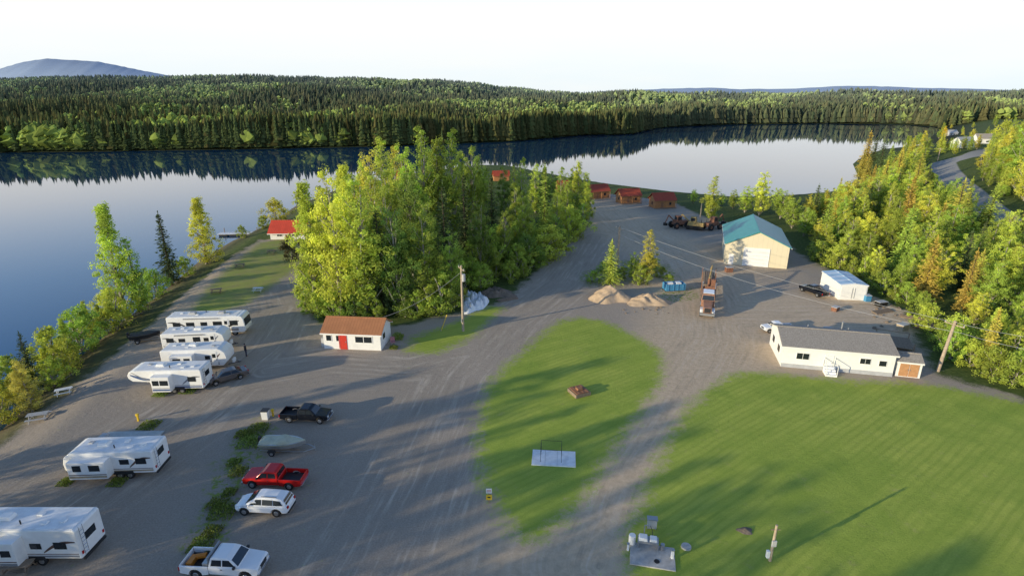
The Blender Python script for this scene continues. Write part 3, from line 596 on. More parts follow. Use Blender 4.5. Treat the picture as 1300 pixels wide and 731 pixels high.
sb=house('storage_container','white box like storage container with pale blue striped roof near right trees','container',(55.9,91.0,0),84,7.4,4.2,2.5,2.75,'white','blueroof',[],[],.06,'greyw')
for k in(-1,1):
    d=MB().box(-3.76,-3.7,k*1.0-.95,k*1.0+.95,.08,2.35).build('door',M['white'],sb); MB().box(-3.8,-3.76,k*.2-.03,k*.2+.03,.3,2.1).build('handle',M['steel'],d)
for x in range(-3,4): MB().box(x-.05,x+.05,-2.16,-2.1,.05,2.4).build('wall_rib',M['white'],sb)
for i,(px,py,rt_,lb) in enumerate([(758,251,20,'leftmost of the three log cabins with red roofs by the lake'),(797,257,15,'middle of the three log cabins with red roofs by the lake'),(840,263,12,'rightmost log cabin with red roof, closest to the workshop')]):
    p=P(px,py)
    hb=house('log_cabin',lb,'cabin',(p.x,p.y,p.z),rt_,7.4,5.0,2.7,4.4,'log','redroof',[('s',1.8,1,.9,.9),('w',0,1,.9,.9)],[('s',-1.2,.9,2.0)],.45,'brownw',trim='brownw'); hb.scale=(.85,.85,.95)
    MB().box(-3.7,3.7,-3.6,-2.53,-.1,.22).build('porch',M['wood'],hb)
    for x in(-3.5,0,3.5): MB().cyl((x,-3.5,0),(x,-3.5,2.3),.09).build('porch_post',M['log'],hb)
for px,py,lb in [(636,229,'red roofed log cabin glimpsed through gap in central grove'),(718,243,'red roofed cabin at the right rear of the central grove'),(513,229,'red roofed cabin glimpsed at the top left of the grove')]:
    p=P(px,py); o=house('log_cabin',lb,'cabin',(p.x,p.y,p.z),10,8.5,5.5,3.0,5.2,'log','redroof',[('s',1.5,1,.9,.9)],[('s',-1.2,.9,2.0)],.5,'brownw',trim='brownw'); o.scale=(.7,.7,.7)
p=P(371,300); house('shore_hall','low pale building with bright red roof at the shore end of the lawn','building',(p.x,p.y,p.z),2,7.8,6,1.7,3.7,'white','brightroof',[('s',-1.8,.7,1.2,.8),('s',1.6,.7,1.2,.8)],[('s',0,.9,1.6)],.5,'brownw')
for px,py,rt_,wl,rf,lb,sc in [(1221,187,15,'white','greyw','white hillside house with pale roof above the highway',.6),(1247,182,-10,'white','shingle','white two tone hillside house right of the pale roofed one',.6),(1207,172,5,'greyw','greyw','small grey hillside house farther back near the yellow tree',.5)]:
    p=P(px,py); hs=house('hillside_house',lb,'house',(p.x,p.y,p.z-.3),rt_,13,9,3.8,6.8,wl,rf,[('s',-4,1.2,1.6,1.2),('s',1,1.2,2.2,1.2),('s',4.5,1.2,1.4,1.2),('w',0,1.2,1.6,1.2)],[('s',-1.5,1,2.1)],.5); hs.scale=(sc,sc,sc*1.2)
# ---------------------------------------------------------------- poles & wires
def pole(px,py,top,lb,arms=True,lean=(0,0),r=.19):
    p=P(px,py); u,dy,dz=ray(px,top); h=H+dz/dy*p.y-p.z
    rt=thing('utility_pole',lb,'utility pole',p); tp=Vector((lean[0],lean[1],h))
    MB().cyl((0,0,-.5),tp,r,r*.7,12).build('pole',M['polew'],rt,smooth=False)
    if arms:
        an_=R(-65); dx,dy_=math.cos(an_),math.sin(an_)
        MB().cyl((tp.x-dx*1.1,tp.y-dy_*1.1,h-.5),(tp.x+dx*1.1,tp.y+dy_*1.1,h-.5),.07,n=6).build('crossarm',M['polew'],rt)
        for k in(-1,0,1): MB().cyl((tp.x+dx*k,tp.y+dy_*k,h-.45),(tp.x+dx*k,tp.y+dy_*k,h-.2),.06,.03,8).build('insulator',M['greyac'],rt)
    return rt,p+tp
pA,tA=pole(588,420,337,'tall wooden utility pole with transformer beside the white tarp pile')
MB().cyl((.3,-.2,tA.z-2.2),(.3,-.2,tA.z-1.2),.25,n=14).build('transformer',M['greyac'],pA)
MB().box(-.2,-.12,-.3,.1,1.4,1.9).build('meter_box',M['greyac'],pA)
pB,tB=pole(783,345,287,'wooden utility pole behind the small bright spruce',r=.24)
pC,tC=pole(1190,471,408,'short leaning wooden pole at right of the garden shed',True,(.7,0.2),r=.22)
pD,tD=pole(1420,560,440,'wooden utility pole outside the right edge of the photo')
pE,tE=pole(889,276,259,'thin pole standing among old machines near the cabins',False)
for px,py,tp,lb in [(1190,205,188,'roadside pole at left end of the highway'),(1263,222,201,'roadside pole right of the highway bend')]: pole(px,py,tp,lb)
def wire(a,b,sag,lb,name='overhead_wire'):
    pts=[a.lerp(b,i/24)+Vector((0,0,-sag*4*(i/24)*(1-i/24))) for i in range(25)]
    tag(MB().tube(pts,.019,5).build(name,M['wirem']),lb,'wire')
o1=Vector((0,0,-.2))
wire(tB+o1,tC+o1,1.0,'upper overhead wire running from spruce side pole to leaning right pole')
wire(tB+Vector((.4,-.9,-1.6)),tC+Vector((.4,-.9,-1.2)),1.6,'lower overhead wire running to the leaning right pole')
wire(tC+o1,tD+o1,.6,'upper overhead wire from leaning pole to right edge')
wire(tC+Vector((.4,-.9,-1.2)),tD+Vector((.4,-.9,-1.2)),.8,'lower overhead wire from leaning pole to right edge')
wire(tA+Vector((0,0,-.9)),Vector((-17.5,71,3.5)),.8,'service wire from tall pole down to the office roof')
# ---------------------------------------------------------------- vehicles
def arc(cx_,r,cz,n=7):
    return [(cx_+r*math.cos(math.pi-math.pi*i/n),cz+r*math.sin(math.pi*i/n)) for i in range(n+1)]
def wheel(rt,x,s,r,hwid,w=.24,rim='rim'):
    wh=MB().cyl((x,s*(hwid-w),r),(x,s*hwid,r),r,n=20).build('wheel',M['rubber'],rt,.03)
    MB().cyl((x,s*(hwid-.02),r),(x,s*(hwid+.015),r),r*.6,r*.5,n=14).build('rim',M[rim],wh)
def lerpw(z,zb,wb,zt,wt): return wb+(wt-wb)*(z-zb)/(zt-zb)
def sglass(rt,polys,zb,wb,zt,wt,o=.008):
    for s in(-1,1):
        for p in polys:
            MB().poly([(x,s*(lerpw(z,zb,wb,zt,wt)+o),z) for x,z in p]).build('side_window',M['glass'],rt)
def car(kind,label,px,py,rot,paint,sc=1.0):
    p=P(px,py); cat={'pickup':'pickup truck','suv':'car','sedan':'car'}[kind]
    rt=thing({'pickup':'pickup_truck','suv':'suv_car','sedan':'sedan_car'}[kind],label,cat,p,rot,'vehicles parked in the gravel yard'); pm_=M[paint]; rt.scale=(sc,sc,sc)
    if kind=='pickup':
        Lh=2.92;wf,wr=1.95,-1.75; r=.4; W=.99
        bt=[(-.72,.5,.95)]+[(x,z,.96) for x,z in arc(wf,.5,.42)]+[(2.8,.48,.9),(Lh,.62,.88),(Lh,.95,.9),(2.78,1.1,.9),(1.5,1.2,W),(-.72,1.2,W),(-.72,.9,1.0)]
        MB().pp(bt).build('body',pm_,rt,.07,seg=3)
        zb,wb,zt,wt=1.18,.94,1.86,.74
        MB().pp([(-.7,zb,wb),(1.55,zb,wb),(.95,zt-.12,.78),(.6,zt,wt),(-.35,zt+.01,wt),(-.58,zt-.08,.77)]).build('cab',pm_,rt,.06)
        sglass(rt,[[(-.52,1.26),(.28,1.26),(.28,1.7),(-.42,1.7)],[(.36,1.26),(1.3,1.26),(.84,1.7),(.36,1.7)]],zb,wb,zt,wt)
        def yq(xb,zb_,wb_,xt,zt_,wt_,o): return [(xb+o,-wb_,zb_),(xb+o,wb_,zb_),(xt+o,wt_,zt_),(xt+o,-wt_,zt_)]
        MB().poly(yq(1.47,1.26,.83,1.0,1.7,.7,.02)).build('windshield',M['glass'],rt)
        MB().poly(yq(-.685,1.3,.75,-.6,1.7,.68,-.03)).build('rear_window',M['glass'],rt)
        for s in(-1,1):
            pr=[(-2.9,.55)]+arc(wr,.5,.42)+[(-.76,.5),(-.76,1.17),(-2.9,1.17)]
            MB().prism(pr,s*.86,s*.98).build('bed_side',pm_,rt,.03)
            wheel(rt,wf,s,r,.97);wheel(rt,wr,s,r,.97)
            MB().box(2.75,2.95,s*.62-.16,s*.62+.2,.78,.98).build('headlight',M['lamp'],rt,.02)
            MB().box(-2.95,-2.86,s*.92-.07,s*.92+.06,.75,1.12).build('taillight',M['tail'],rt)
            MB().box(1.2,1.38,min(s*.96,s*1.16),max(s*.96,s*1.16),1.2,1.38).build('mirror',M['blackp'],rt,.02)
            MB().box(.2,.36,min(s*.985,s*1.01),max(s*.985,s*1.01),1.0,1.04).build('door_handle',M['blackp'],rt)
        MB().box(-2.86,-.76,-.86,.86,.6,.72).build('bed_floor',M['blackp'],rt)
        MB().box(-2.93,-2.87,-.85,.85,.6,1.17).build('tailgate',pm_,rt,.02)
        MB().box(-3.05,-2.93,-.9,.9,.45,.62).build('rear_bumper',M['chrome'],rt,.02)
        MB().box(2.85,3.02,-.92,.92,.42,.64).build('front_bumper',M['chrome'],rt,.03)
        MB().box(2.86,2.945,-.44,.44,.7,1.0).build('grille',M['blackp'],rt)
    else:
        suv=kind=='suv'; Lh=2.35 if suv else 2.4; wf,wr=1.45,-1.35; r=.37 if suv else .32; bz=1.02 if suv else .92; tz=1.7 if suv else 1.42
        lo=[(-Lh,.55,.78),(-Lh+.12,.35,.82)]+[(x,z,.9) for x,z in arc(wr,.44,.34)]+[(x,z,.9) for x,z in arc(wf,.44,.34)]+[(Lh-.15,.33,.78),(Lh,.5,.68),(Lh-.05,.76,.7),(Lh-.4,.9,.8),(1.3,bz+.03,.86),(-Lh+.12,bz+.05,.84),(-Lh,.85,.8)]
        MB().pp(lo).build('body',pm_,rt,.12,seg=4)
        wb,wt=.86,.6
        if suv: cb=[(-2.25,bz,wb-.06),(1.4,bz,wb),(.85,bz+.36,.76),(.35,tz-.05,.64),(-.2,tz,wt),(-1.3,tz-.03,wt),(-1.85,tz-.14,.63),(-2.12,bz+.3,.74)]
        else: cb=[(-1.75,bz,wb-.04),(1.15,bz,wb),(.4,tz-.05,.66),(.15,tz,wt),(-.75,tz,wt),(-1.05,tz-.06,.64)]
        MB().pp(cb).build('cabin',pm_,rt,.07,seg=3)
        if suv: gl=[[(-1.95,1.14),(-1.15,1.12),(-1.15,1.52),(-1.7,1.47)],[(-1.08,1.12),(-.2,1.12),(-.2,1.55),(-1.08,1.53)],[(-.12,1.12),(.9,1.12),(.35,1.53),(-.12,1.55)]]; wsh=(1.22,1.14,.76,.52,1.58,.62); rw=(-2.18,1.12,.68,-1.95,1.5,.58)
        else: gl=[[(-1.4,1.0),(-.45,1.0),(-.45,1.33),(-.98,1.33)],[(-.38,1.0),(.9,1.0),(.38,1.33),(-.38,1.33)]]; wsh=(1.08,.97,.76,.45,1.35,.62); rw=(-1.68,.98,.72,-1.1,1.34,.6)
        sglass(rt,gl,bz,wb,tz,wt,.015 if not suv else .02)
        for q,o,n_ in((wsh,.06 if suv else .03,'windshield'),(rw,-.05 if suv else -.03,'rear_window')):
            MB().poly([(q[0]+o,-q[2],q[1]+.01),(q[0]+o,q[2],q[1]+.01),(q[3]+o,q[5],q[4]+.01),(q[3]+o,-q[5],q[4]+.01)]).build(n_,M['glass'],rt)
        for s in(-1,1):
            wheel(rt,wf,s,r,.9,.2);wheel(rt,wr,s,r,.9,.2)
            MB().box(Lh-.35,Lh-.04,s*.56-.16,s*.56+.12,.64,.8).build('headlight',M['lamp'],rt,.02)
            MB().box(-Lh-.02,-Lh+.15,s*.64-.12,s*.64+.12,.78,1.0).build('taillight',M['tail'],rt,.02)
            MB().box(.85,1.0,min(s*.86,s*1.02),max(s*.86,s*1.02),bz,bz+.15).build('mirror',pm_,rt,.02)
            if suv: MB().cyl((-1.4,s*.55,tz+.04),(-.1,s*.55,tz+.06),.025,n=6).build('roof_rail',M['blackp'],rt)
        MB().box(Lh-.05,Lh+.02,-.4,.4,.5,.72).build('grille',M['blackp'],rt)
        MB().box(Lh-.1,Lh+.04,-.65,.65,.33,.46).build('front_bumper',M['blackp'],rt,.02)
        MB().box(-Lh-.04,-Lh+.1,-.7,.7,.36,.52).build('rear_bumper',M['blackp'],rt,.02)
    return rt
car('pickup','black crew cab pickup, uppermost in the parking row',390,532,-4,'blackpaint',.86)
car('pickup','bright red pickup with open bed beside the white suv',351,613,176,'redpaint',.88)
car('suv','white suv parked between the red and white pickups',338,646,176,'whitepaint',.95)
wp=car('pickup','white pickup with tools in its bed at bottom edge of photo',288,723,-3,'whitepaint',.95)
MB().box(-.74,-.65,-.85,.85,1.2,1.95).build('headache_rack',M['steel'],wp)
o=MB().box(-1.25,-.85,-.75,.75,.75,1.3).build('tool_box',M['alu'],None); o.location=wp.location; o.rotation_euler=wp.rotation_euler; o.scale=wp.scale; tag(o,'metal tool box across the white pickup bed','tool box')
o=MB().cyl((-2.3,.2,.95),(-1.6,.4,.95),.2).box(-2.6,-2.2,-.6,.3,.73,1.1).build('equipment',M['amber'],None); o.location=wp.location; o.rotation_euler=wp.rotation_euler; o.scale=wp.scale; tag(o,'orange equipment lying in the white pickup bed','equipment')
car('sedan','dark taupe sedan parked at right end of the swoosh striped trailer',289,482,218,'greypaint',.95)
car('pickup','white pickup parked behind the left end of the mobile home',986,420,185,'whitepaint',.75)
car('pickup','dark pickup parked left of the blue roofed container',1032,373,110,'blackpaint',.85)
def deco(rt,s,polys,mt_,y,name='stripe'):
    for p_ in polys: MB().prism(p_,s*y,s*(y+.006)).build(name,M[mt_],rt)
def swoosh(x0,x1,z0,z1,th,n=10,amp=.3):
    t_=[];b_=[]
    for i in range(n+1):
        f=i/n; x=x0+(x1-x0)*f; z=z0+(z1-z0)*f+amp*math.sin(f*math.pi); w=th*math.sin(max(.05,f*.95)*math.pi)**.6
        t_.append((x,z+w/2));b_.append((x,z-w/2))
    return b_+t_[::-1]
def rv(kind,label,px,py,rot,Lx,Hh,slides=(),side=-1,g='brown',g2='greyv',acs=(0.2,)):
    p=P(px,py); nm={'fifth':'fifth_wheel_trailer','travel':'travel_trailer','motor':'motorhome'}[kind]
    rt=thing(nm,label,'motorhome' if kind=='motor' else 'camping trailer',p,rot,'recreational vehicles parked in the lot'); h=Lx/2
    if kind=='fifth': pr=[(-h,.65),(h-2.5,.65),(h-2.3,1.5),(h-.5,1.6),(h-.1,1.95),(h,2.3),(h-.25,2.75),(h-.8,Hh),(-h+.1,Hh),(-h,Hh-.15)]
    elif kind=='travel': pr=[(-h,.6),(h-.5,.6),(h-.05,1.1),(h,1.7),(h-.15,2.3),(h-.6,Hh-.1),(h-.9,Hh),(-h+.1,Hh),(-h,Hh-.15)]
    else: pr=[(-h,.45),(h-.2,.45),(h,.7),(h+.02,1.25),(h-.1,2.4),(h-.35,Hh-.05),(h-.6,Hh),(-h+.1,Hh),(-h,Hh-.1)]
    W=1.24
    MB().prism(pr,-W,W).build('body',M['rvwhite'],rt,.07)
    ro=MB().box(-h+.25,h-1.0,-W+.12,W-.12,Hh+.004,Hh+.03).build('roof',M['rvroof'],rt)
    for f in acs:
        MB().box(f*h-.45,f*h+.5,-.35,.35,Hh+.03,Hh+.33,.08,.05).build('air_conditioner',M['greyac'] if kind=='motor' else M['rvwhite'],ro,.05)
    for f,y in((-.7,.3),(.55,-.3),(-.25,-.4),(-.45,.5)): MB().box(f*h-.2,f*h+.2,y-.2,y+.2,Hh+.03,Hh+.13,.03,.03).build('roof_vent',M['whiteplastic'] if f<0 else M['greyac'],ro)
    MB().cyl((-.1*h,.6,Hh),(-.1*h,.6,Hh+.35),.05).build('vent_pipe',M['blackp'],ro)
    xs0=-.18*h if kind!='motor' else -.45*h
    for s in(-1,1):
        wins=[(-.72,.9,.6),(-.35,.8,.5),(.12,.9,.65),(.42,.6,.5)] if kind!='motor' else [(-.75,1,.6),(-.4,1.1,.6),(-.05,.9,.6),(.3,1.2,.65),(.72,1.1,.75)]
        sl=[q for q in slides] if s==side else []
        for f,w_,h_ in wins:
            x=f*h
            if any(a-.6<x<b+.6 for a,b in sl): continue
            if kind=='fifth' and x>h-2.5: continue
            fw=MB().box(x-w_/2,x+w_/2,min(s*W,s*(W+.02)),max(s*W,s*(W+.02)),1.5,1.5+h_).build('window',M['blackp'],rt,.03)
            MB().box(x-w_/2+.05,x+w_/2-.05,min(s*(W+.015),s*(W+.028)),max(s*(W+.015),s*(W+.028)),1.55,1.45+h_).build('pane',M['glass'],fw)
        segs=[(-h+.15,h-.9)]
        for a,b in sl: segs=[z_ for (c_,d_) in segs for z_ in ((c_,a-.02),(b+.02,d_)) if z_[1]-z_[0]>.3]
        for c_,d_ in segs:
            d2=min(d_,h-2.8) if kind=='fifth' else d_
            if d2-c_>.4:
                deco(rt,s,[[(c_,.78),(d2,.78),(d2,.95),(c_,.95)]],g,W); deco(rt,s,[[(c_,1.03),(d2,1.03),(d2,1.09),(c_,1.09)]],g2,W)
        if not any(a<-.5*h for a,b in sl): deco(rt,s,[swoosh(-h+.2,-.45*h,2.1,1.2,.26)],g2,W+.006,'swoosh_graphic')
        if kind=='fifth': deco(rt,s,[swoosh(h-3.0,h-.35,1.75,2.4,.34,amp=-.15)],g,W,'swoosh_graphic'); deco(rt,s,[swoosh(h-3.4,h-.5,1.6,2.75,.16,amp=-.3)],g2,W+.004,'swoosh_graphic')
        else: deco(rt,s,[swoosh(.45*h,h-.7,1.2,2.2,.26,amp=-.15)],g2,W+.006,'swoosh_graphic')
        for k in((0,.85) if kind!='motor' else (0,)): wheel(rt,xs0-k,s,.36 if kind!='motor' else .45,W-.02,.22)
        MB().prism([(xs0-(1.3 if kind!='motor' else .55),.5),(xs0-(1.2 if kind!='motor' else .5),.85),(xs0+.4,.85),(xs0+.5,.5)],min(s*(W-.01),s*(W+.008)),max(s*(W-.01),s*(W+.008))).build('wheel_well',M['blackp'],rt)
        if kind=='motor': wheel(rt,h-1.5,s,.45,W-.02,.25)
        if s!=side or not slides:
            MB().cyl((-.55*h,s*(W+.08),Hh-.22),(.35*h,s*(W+.08),Hh-.22),.075,n=10).build('awning_roll',M['greyv'],rt)
        dr=.62*h if kind=='travel' else (.28*h if kind=='fifth' else .52*h)
        if not any(a-.5<dr<b+.5 for a,b in sl):
            d=MB().box(dr-.36,dr+.36,min(s*W,s*(W+.03)),max(s*W,s*(W+.03)),.75,2.5).build('door',M['rvwhite'],rt,.02)
            MB().box(dr-.2,dr+.2,min(s*(W+.02),s*(W+.04)),max(s*(W+.02),s*(W+.04)),1.7,2.2).build('pane',M['glass'],d); MB().box(dr+.24,dr+.3,min(s*(W+.02),s*(W+.06)),max(s*(W+.02),s*(W+.06)),1.4,1.55).build('handle',M['blackp'],d)
    for a,b in slides:
        s=side; y0,y1=sorted((s*(W-.02),s*(W+.85)))
        so=MB().box(a,b,y0,y1,.7,Hh-.38).build('slide_out',M['rvwhite'],rt,.04)
        yo=s*(W+.85)
        if b-a>1.6:
            for xx_,w_ in(((a*.7+b*.3),.9),((a*.25+b*.75),.7)):
                MB().box(xx_-w_/2,xx_+w_/2,min(yo,yo+s*.02),max(yo,yo+s*.02),1.5,2.1).build('window',M['glass'],so,.01)
        else: MB().box((a+b)/2-.35,(a+b)/2+.35,min(yo,yo+s*.02),max(yo,yo+s*.02),1.6,2.15).build('window',M['glass'],so,.01)
        MB().prism([(a+.05,.85),(b-.05,.85),(b-.05,1.05),(a+.05,1.05)],yo,yo+s*.006).build('stripe',M[g],so)
        MB().prism([(a+.05,1.12),(b-.05,1.12),(b-.05,1.2),(a+.05,1.2)],yo,yo+s*.006).build('stripe',M[g2],so)
    MB().box(-h-.02,-h,-.5,.5,1.7,2.3).build('rear_window',M['glass'],rt)
    ld=MB(); ld.cyl((-h-.12,.65,.9),(-h-.12,.65,Hh+.1),.02,n=6);ld.cyl((-h-.12,1.0,.9),(-h-.12,1.0,Hh+.1),.02,n=6)
    for k in range(7): ld.cyl((-h-.12,.65,1+k*.3),(-h-.12,1.0,1+k*.3),.018,n=6)
    ld.build('ladder',M['chrome'],rt)
    for s in(-1,1): MB().box(-h-.03,-h+.02,s*1.05-.08,s*1.05+.08,.95,1.2).build('taillight',M['tail'],rt)
    MB().box(-h-.1,-h+.05,-1.1,1.1,.45,.62).build('rear_bumper',M['blackp'],rt)
    if kind=='motor':
        MB().poly([(h+.03,-1.1,1.35),(h+.03,1.1,1.35),(h-.09,1.1,2.35),(h-.09,-1.1,2.35)]).build('windshield',M['glass'],rt)
        for s in(-1,1): MB().box(h-.05,h+.04,s*.9-.2,s*.9+.2,.75,.95).build('headlight',M['lamp'],rt)
    elif kind=='fifth':
        for s in(-1,1): MB().cyl((h-2.7,s*.9,0),(h-2.7,s*.9,.7),.05).build('landing_leg',M['steel'],rt)
        MB().cyl((h-1.1,0,.9),(h-1.1,0,1.65),.12).build('hitch_pin',M['blackp'],rt)
    else:
        MB().cyl((h-.2,.6,.5),(h+1.1,0,.5),.05).cyl((h-.2,-.6,.5),(h+1.1,0,.5),.05).build('tow_frame',M['blackp'],rt)
        for s in(-1,1): MB().cyl((h+.3,s*.2,.5),(h+.3,s*.2,1.0),.16,n=12).build('propane_tank',M['whiteplastic'],rt,.03)
        MB().cyl((h+.95,0,0),(h+.95,0,.6),.04).build('jack_stand',M['steel'],rt)
    return rt
rv('motor','white motorhome with dark side band, farthest back in the row',269,422,4,10.4,2.85,g='brown',g2='blackp',acs=(.35,-.4))
rv('travel','white trailer with brown stripe, second from the back of the row',253,442,6,7.8,2.7,acs=(.1,),g='tan')
rv('travel','white trailer with grey stripe between two others in the row',255,465,5,7.6,2.8,acs=(-.1,),g='greyv',g2='brown',slides=((-2.4,.2),),side=-1)
rv('fifth','white fifth wheel trailer with dark swoosh graphics in front of the dark sedan',221,493,182,8.1,2.9,g='bluev',g2='greyv',slides=((-.9,1.1),),side=1)
rv('travel','white trailer with large open slide out in the middle left lot',154,597,183,7.6,2.75,slides=((-.3,2.9),),side=1,g='tan',g2='brown')
rv('fifth','large white trailer with two slide outs cut by the left edge',42,701,180,9.4,3.1,slides=((-.9,.4),(1.4,4.0)),side=1,g='greyv',g2='brown')
def frame(name,label,cat,px,py,rot,group=None):
    return thing(name,label,cat,P(px,py),rot,group)
a_=frame('awning_mat','grey flat ground sheet laid behind the middle left trailer','ground sheet',172,556,2)
MB().box(-3.3,2.2,-1.0,1.2,.01,.06).build('sheet',M['greytarp'],a_,.01); MB().box(-3.2,-2.6,-.6,.3,.06,.5).build('storage_crate',M['greyac'],a_,.03)
def hullmesh(Lx,W,D):
    n=12; secs=[]
    for i in range(n+1):
        f=i/n; x=-Lx/2+Lx*f; w=W/2*(1-max(0,(f-.45)/.55)**2.2)*(.92+.08*min(1,f*4)); kz=D*.55*max(0,(f-.55)/.45)**2; sh2=D*(1+.18*f*f)
        w=max(w,.03); secs.append([(x,0,kz),(x,w*.75,kz+.18*D+.02),(x,w,sh2),(x,-w,sh2),(x,-w*.75,kz+.18*D+.02)])
    return secs
def loft(secs):
    m=MB(); k=len(secs[0]); vs=[p for s_ in secs for p in s_]; fs=[]
    for i in range(len(secs)-1):
        for j in range(k): fs.append((i*k+j,i*k+(j+1)%k,(i+1)*k+(j+1)%k,(i+1)*k+j))
    fs.append(tuple(range(k))); fs.append(tuple(range(len(vs)-1,len(vs)-k-1,-1))); m.add(vs,fs); return m
def boat(label,px,py,rot,Lx,cover,hull='alu'):
    bt=frame('motor_boat',label,'boat',px,py,rot); z0=.42; Wb=1.75
    s=[[(x,y,z+z0) for x,y,z in q] for q in hullmesh(Lx,Wb,.65)]
    loft(s).build('hull',M[hull],bt)
    n=14; cs=[]
    for i in range(n+1):
        f=i/n; x=-Lx/2+Lx*f-.02; w=max(.05,(Wb/2+.03)*(1-max(0,(f-.45)/.55)**2.2)); hz=z0+.65*(1+.18*f*f)
        pk=(.38*math.exp(-((f-.5)/.14)**2)+.22*math.exp(-((f-.12)/.12)**2)+.1) if cover else .05
        cs.append([(x,w,hz-.1),(x,w*.55,hz+pk*.7),(x,0,hz+pk),(x,-w*.55,hz+pk*.7),(x,-w,hz-.1)])
    loft(cs).build('cover' if cover else 'deck',M['boatcover' if cover else 'blackp'],bt,smooth=True)
    MB().box(-Lx/2-.35,-Lx/2-.02,-.2,.2,.7,1.45,.05,.04).build('outboard_motor',M['blackp'],bt,.04)
    tr=frame('boat_trailer','galvanised trailer carrying the '+('beige covered boat near the parked pickups' if cover else 'small dark boat near the motorhome'),'trailer',px,py,rot)
    MB().box(-Lx/2,Lx/2,.55,.63,.28,.36).box(-Lx/2,Lx/2,-.63,-.55,.28,.36).box(-1.2,-1.1,-.9,.9,.24,.33).cyl((Lx/2,.6,.32),(Lx/2+.9,0,.4),.05).cyl((Lx/2,-.6,.32),(Lx/2+.9,0,.4),.05).build('frame',M['steel'],tr)
    for s_ in(-1,1):
        wheel(tr,-.8,s_,.28,1.1,.18); MB().prism([(-1.2,.42),(-1.1,.62),(-.5,.62),(-.4,.42)],s_*.9,s_*1.14).build('fender',M['blackp'],tr)
        MB().box(-1.8,1.6,s_*.45-.06,s_*.45+.06,.4,.5).build('bunk',M['wood'],tr)
    MB().cyl((Lx/2+.8,.1,0),(Lx/2+.8,.1,.7),.035).build('jack_stand',M['steel'],tr)
boat('boat under a beige green cover on a trailer above the red pickup',362,571,-3,4.2,True)
boat('small dark open boat beside the left end of the motorhome',186,432,20,3.6,False,'blackp')
def picnic(label,px,py,rot,m_='wood',sc=1):
    t_=frame('picnic_table',label,'picnic table',px,py,rot,'picnic tables'); t_.scale=(sc,)*3
    mb=MB()
    for k in range(5): mb.box(-.9,.9,-.37+k*.15,-.37+k*.15+.13,.72,.76)
    mb.build('tabletop',M[m_],t_)
    for s in(-1,1):
        MB().box(-.9,.9,s*.68-.13,s*.68+.13,.43,.47).build('bench_seat',M[m_],t_)
        MB().box(s*.6-.04,s*.6+.04,-.75,.75,.36,.43).cyl((s*.65,-.6,0),(s*.65,-.2,.72),.04,n=6).cyl((s*.65,.6,0),(s*.65,.2,.72),.04,n=6).build('leg',M[m_],t_)
for lb,px,py,r_,m_,sc in [('pale picnic table standing alone near the shore at far left',50,533,20,'greyac',1.05),('small white picnic table near the shore bushes at left',82,500,30,'whiteslab',.9),('picnic table on the shore lawn nearest the road',328,370,5,'whiteslab',.9),('picnic table on the shore lawn near the lake bushes',275,372,20,'wood',1),('picnic table in the middle of the shore lawn',305,340,15,'wood',1),('picnic table on shore lawn just below the red roofed building',345,322,0,'wood',1),('grey picnic table by the lower left corner trailer',25,727,8,'wood',1.1)]: picnic(lb,px,py,r_,m_,sc)
for lb,px,py in [('yellow power pedestal in the gravel at left behind the trailers',176,534),('yellow post at the left front corner of the middle left trailer',104,607),('yellow capped post beside the weedy strip near black pickup',347,528)]:
    t_=frame('power_pedestal',lb,'power pedestal',px,py,0); MB().box(-.08,.08,-.08,.08,0,.6).build('post',M['yellow'],t_,.01); MB().box(-.13,.13,-.12,.1,.6,.85).build('outlet_box',M['yellow'],t_,.02)
t_=frame('garbage_bin','small white bin with black lid beside the black pickup','bin',338,531,0); MB().box(-.3,.3,-.3,.3,0,.95,-.04,-.04).build('bin_body',M['whiteplastic'],t_,.02); MB().box(-.37,.37,-.37,.37,.95,1.05).build('lid',M['blackp'],t_,.02)
NR=np.random.RandomState(9)
def weedclump(px,py,r,h,n,lb,col):
    p=P(px,py); c=np.clip(NR.normal(size=(n,3)),-1.4,1.4)*np.array([r*.5,r*.5,0]); c[:,2]=NR.rand(n)*h*np.exp(-(c[:,0]**2+c[:,1]**2)/r**2)
    d=NR.normal(size=(n,3))*.5+np.array([0,0,1.]); o=link('weed_clump',leaves(c+np.array([0,0,.03]),np.full(n,.11),NR.rand(n),.35,d,'weed_clump',M['leaf'])); o.location=p; o.color=col
    tag(o,lb,'weeds','weed clumps in the divider strip')
for px,py,r,h,n in [(318,562,1.4,.55,800),(328,545,1.3,.5,700),(310,552,1.0,.5,500),(303,600,.9,.7,450),(297,588,.7,.5,350),(284,650,1.3,.5,700),(276,640,1.0,.4,450),(256,692,1.1,.35,550),(270,675,.9,.35,400),(292,625,.7,.35,300),(205,500,1.0,.35,450),(240,496,1.1,.3,450),(190,540,1.2,.3,600),(150,612,.9,.25,450),(85,612,.8,.25,400),(505,430,1.0,1.0,600),(500,442,.7,.4,350)]:
    weedclump(px,py,r,h,n,'low green weed clump growing in the gravel between parking rows',(.26,.32,.07,1))
a0=Vector((*G(278,297,-1.6),-1.55)); a1=Vector((*G(330,296,-1.6),-1.55))
dk=thing('floating_dock','pale floating dock on the lake left of the red roofed hall','dock',a0,math.degrees(math.atan2(a1.y-a0.y,a1.x-a0.x))); Ld=(a1-a0).length
mb=MB()
for k in range(int(Ld/.32)): mb.box(k*.32,k*.32+.28,-1.1,1.1,0,.1)
mb.build('deck_board',M['whiteslab'],dk)
for k in range(4): MB().box(.3+k*Ld/4,.3+k*Ld/4+2,-.9,.9,-.55,-.02).build('float',M['blackp'],dk)
for x in(1,Ld-1): MB().cyl((x,1.15,-2),(x,1.15,1.2),.09).build('mooring_post',M['wood'],dk)
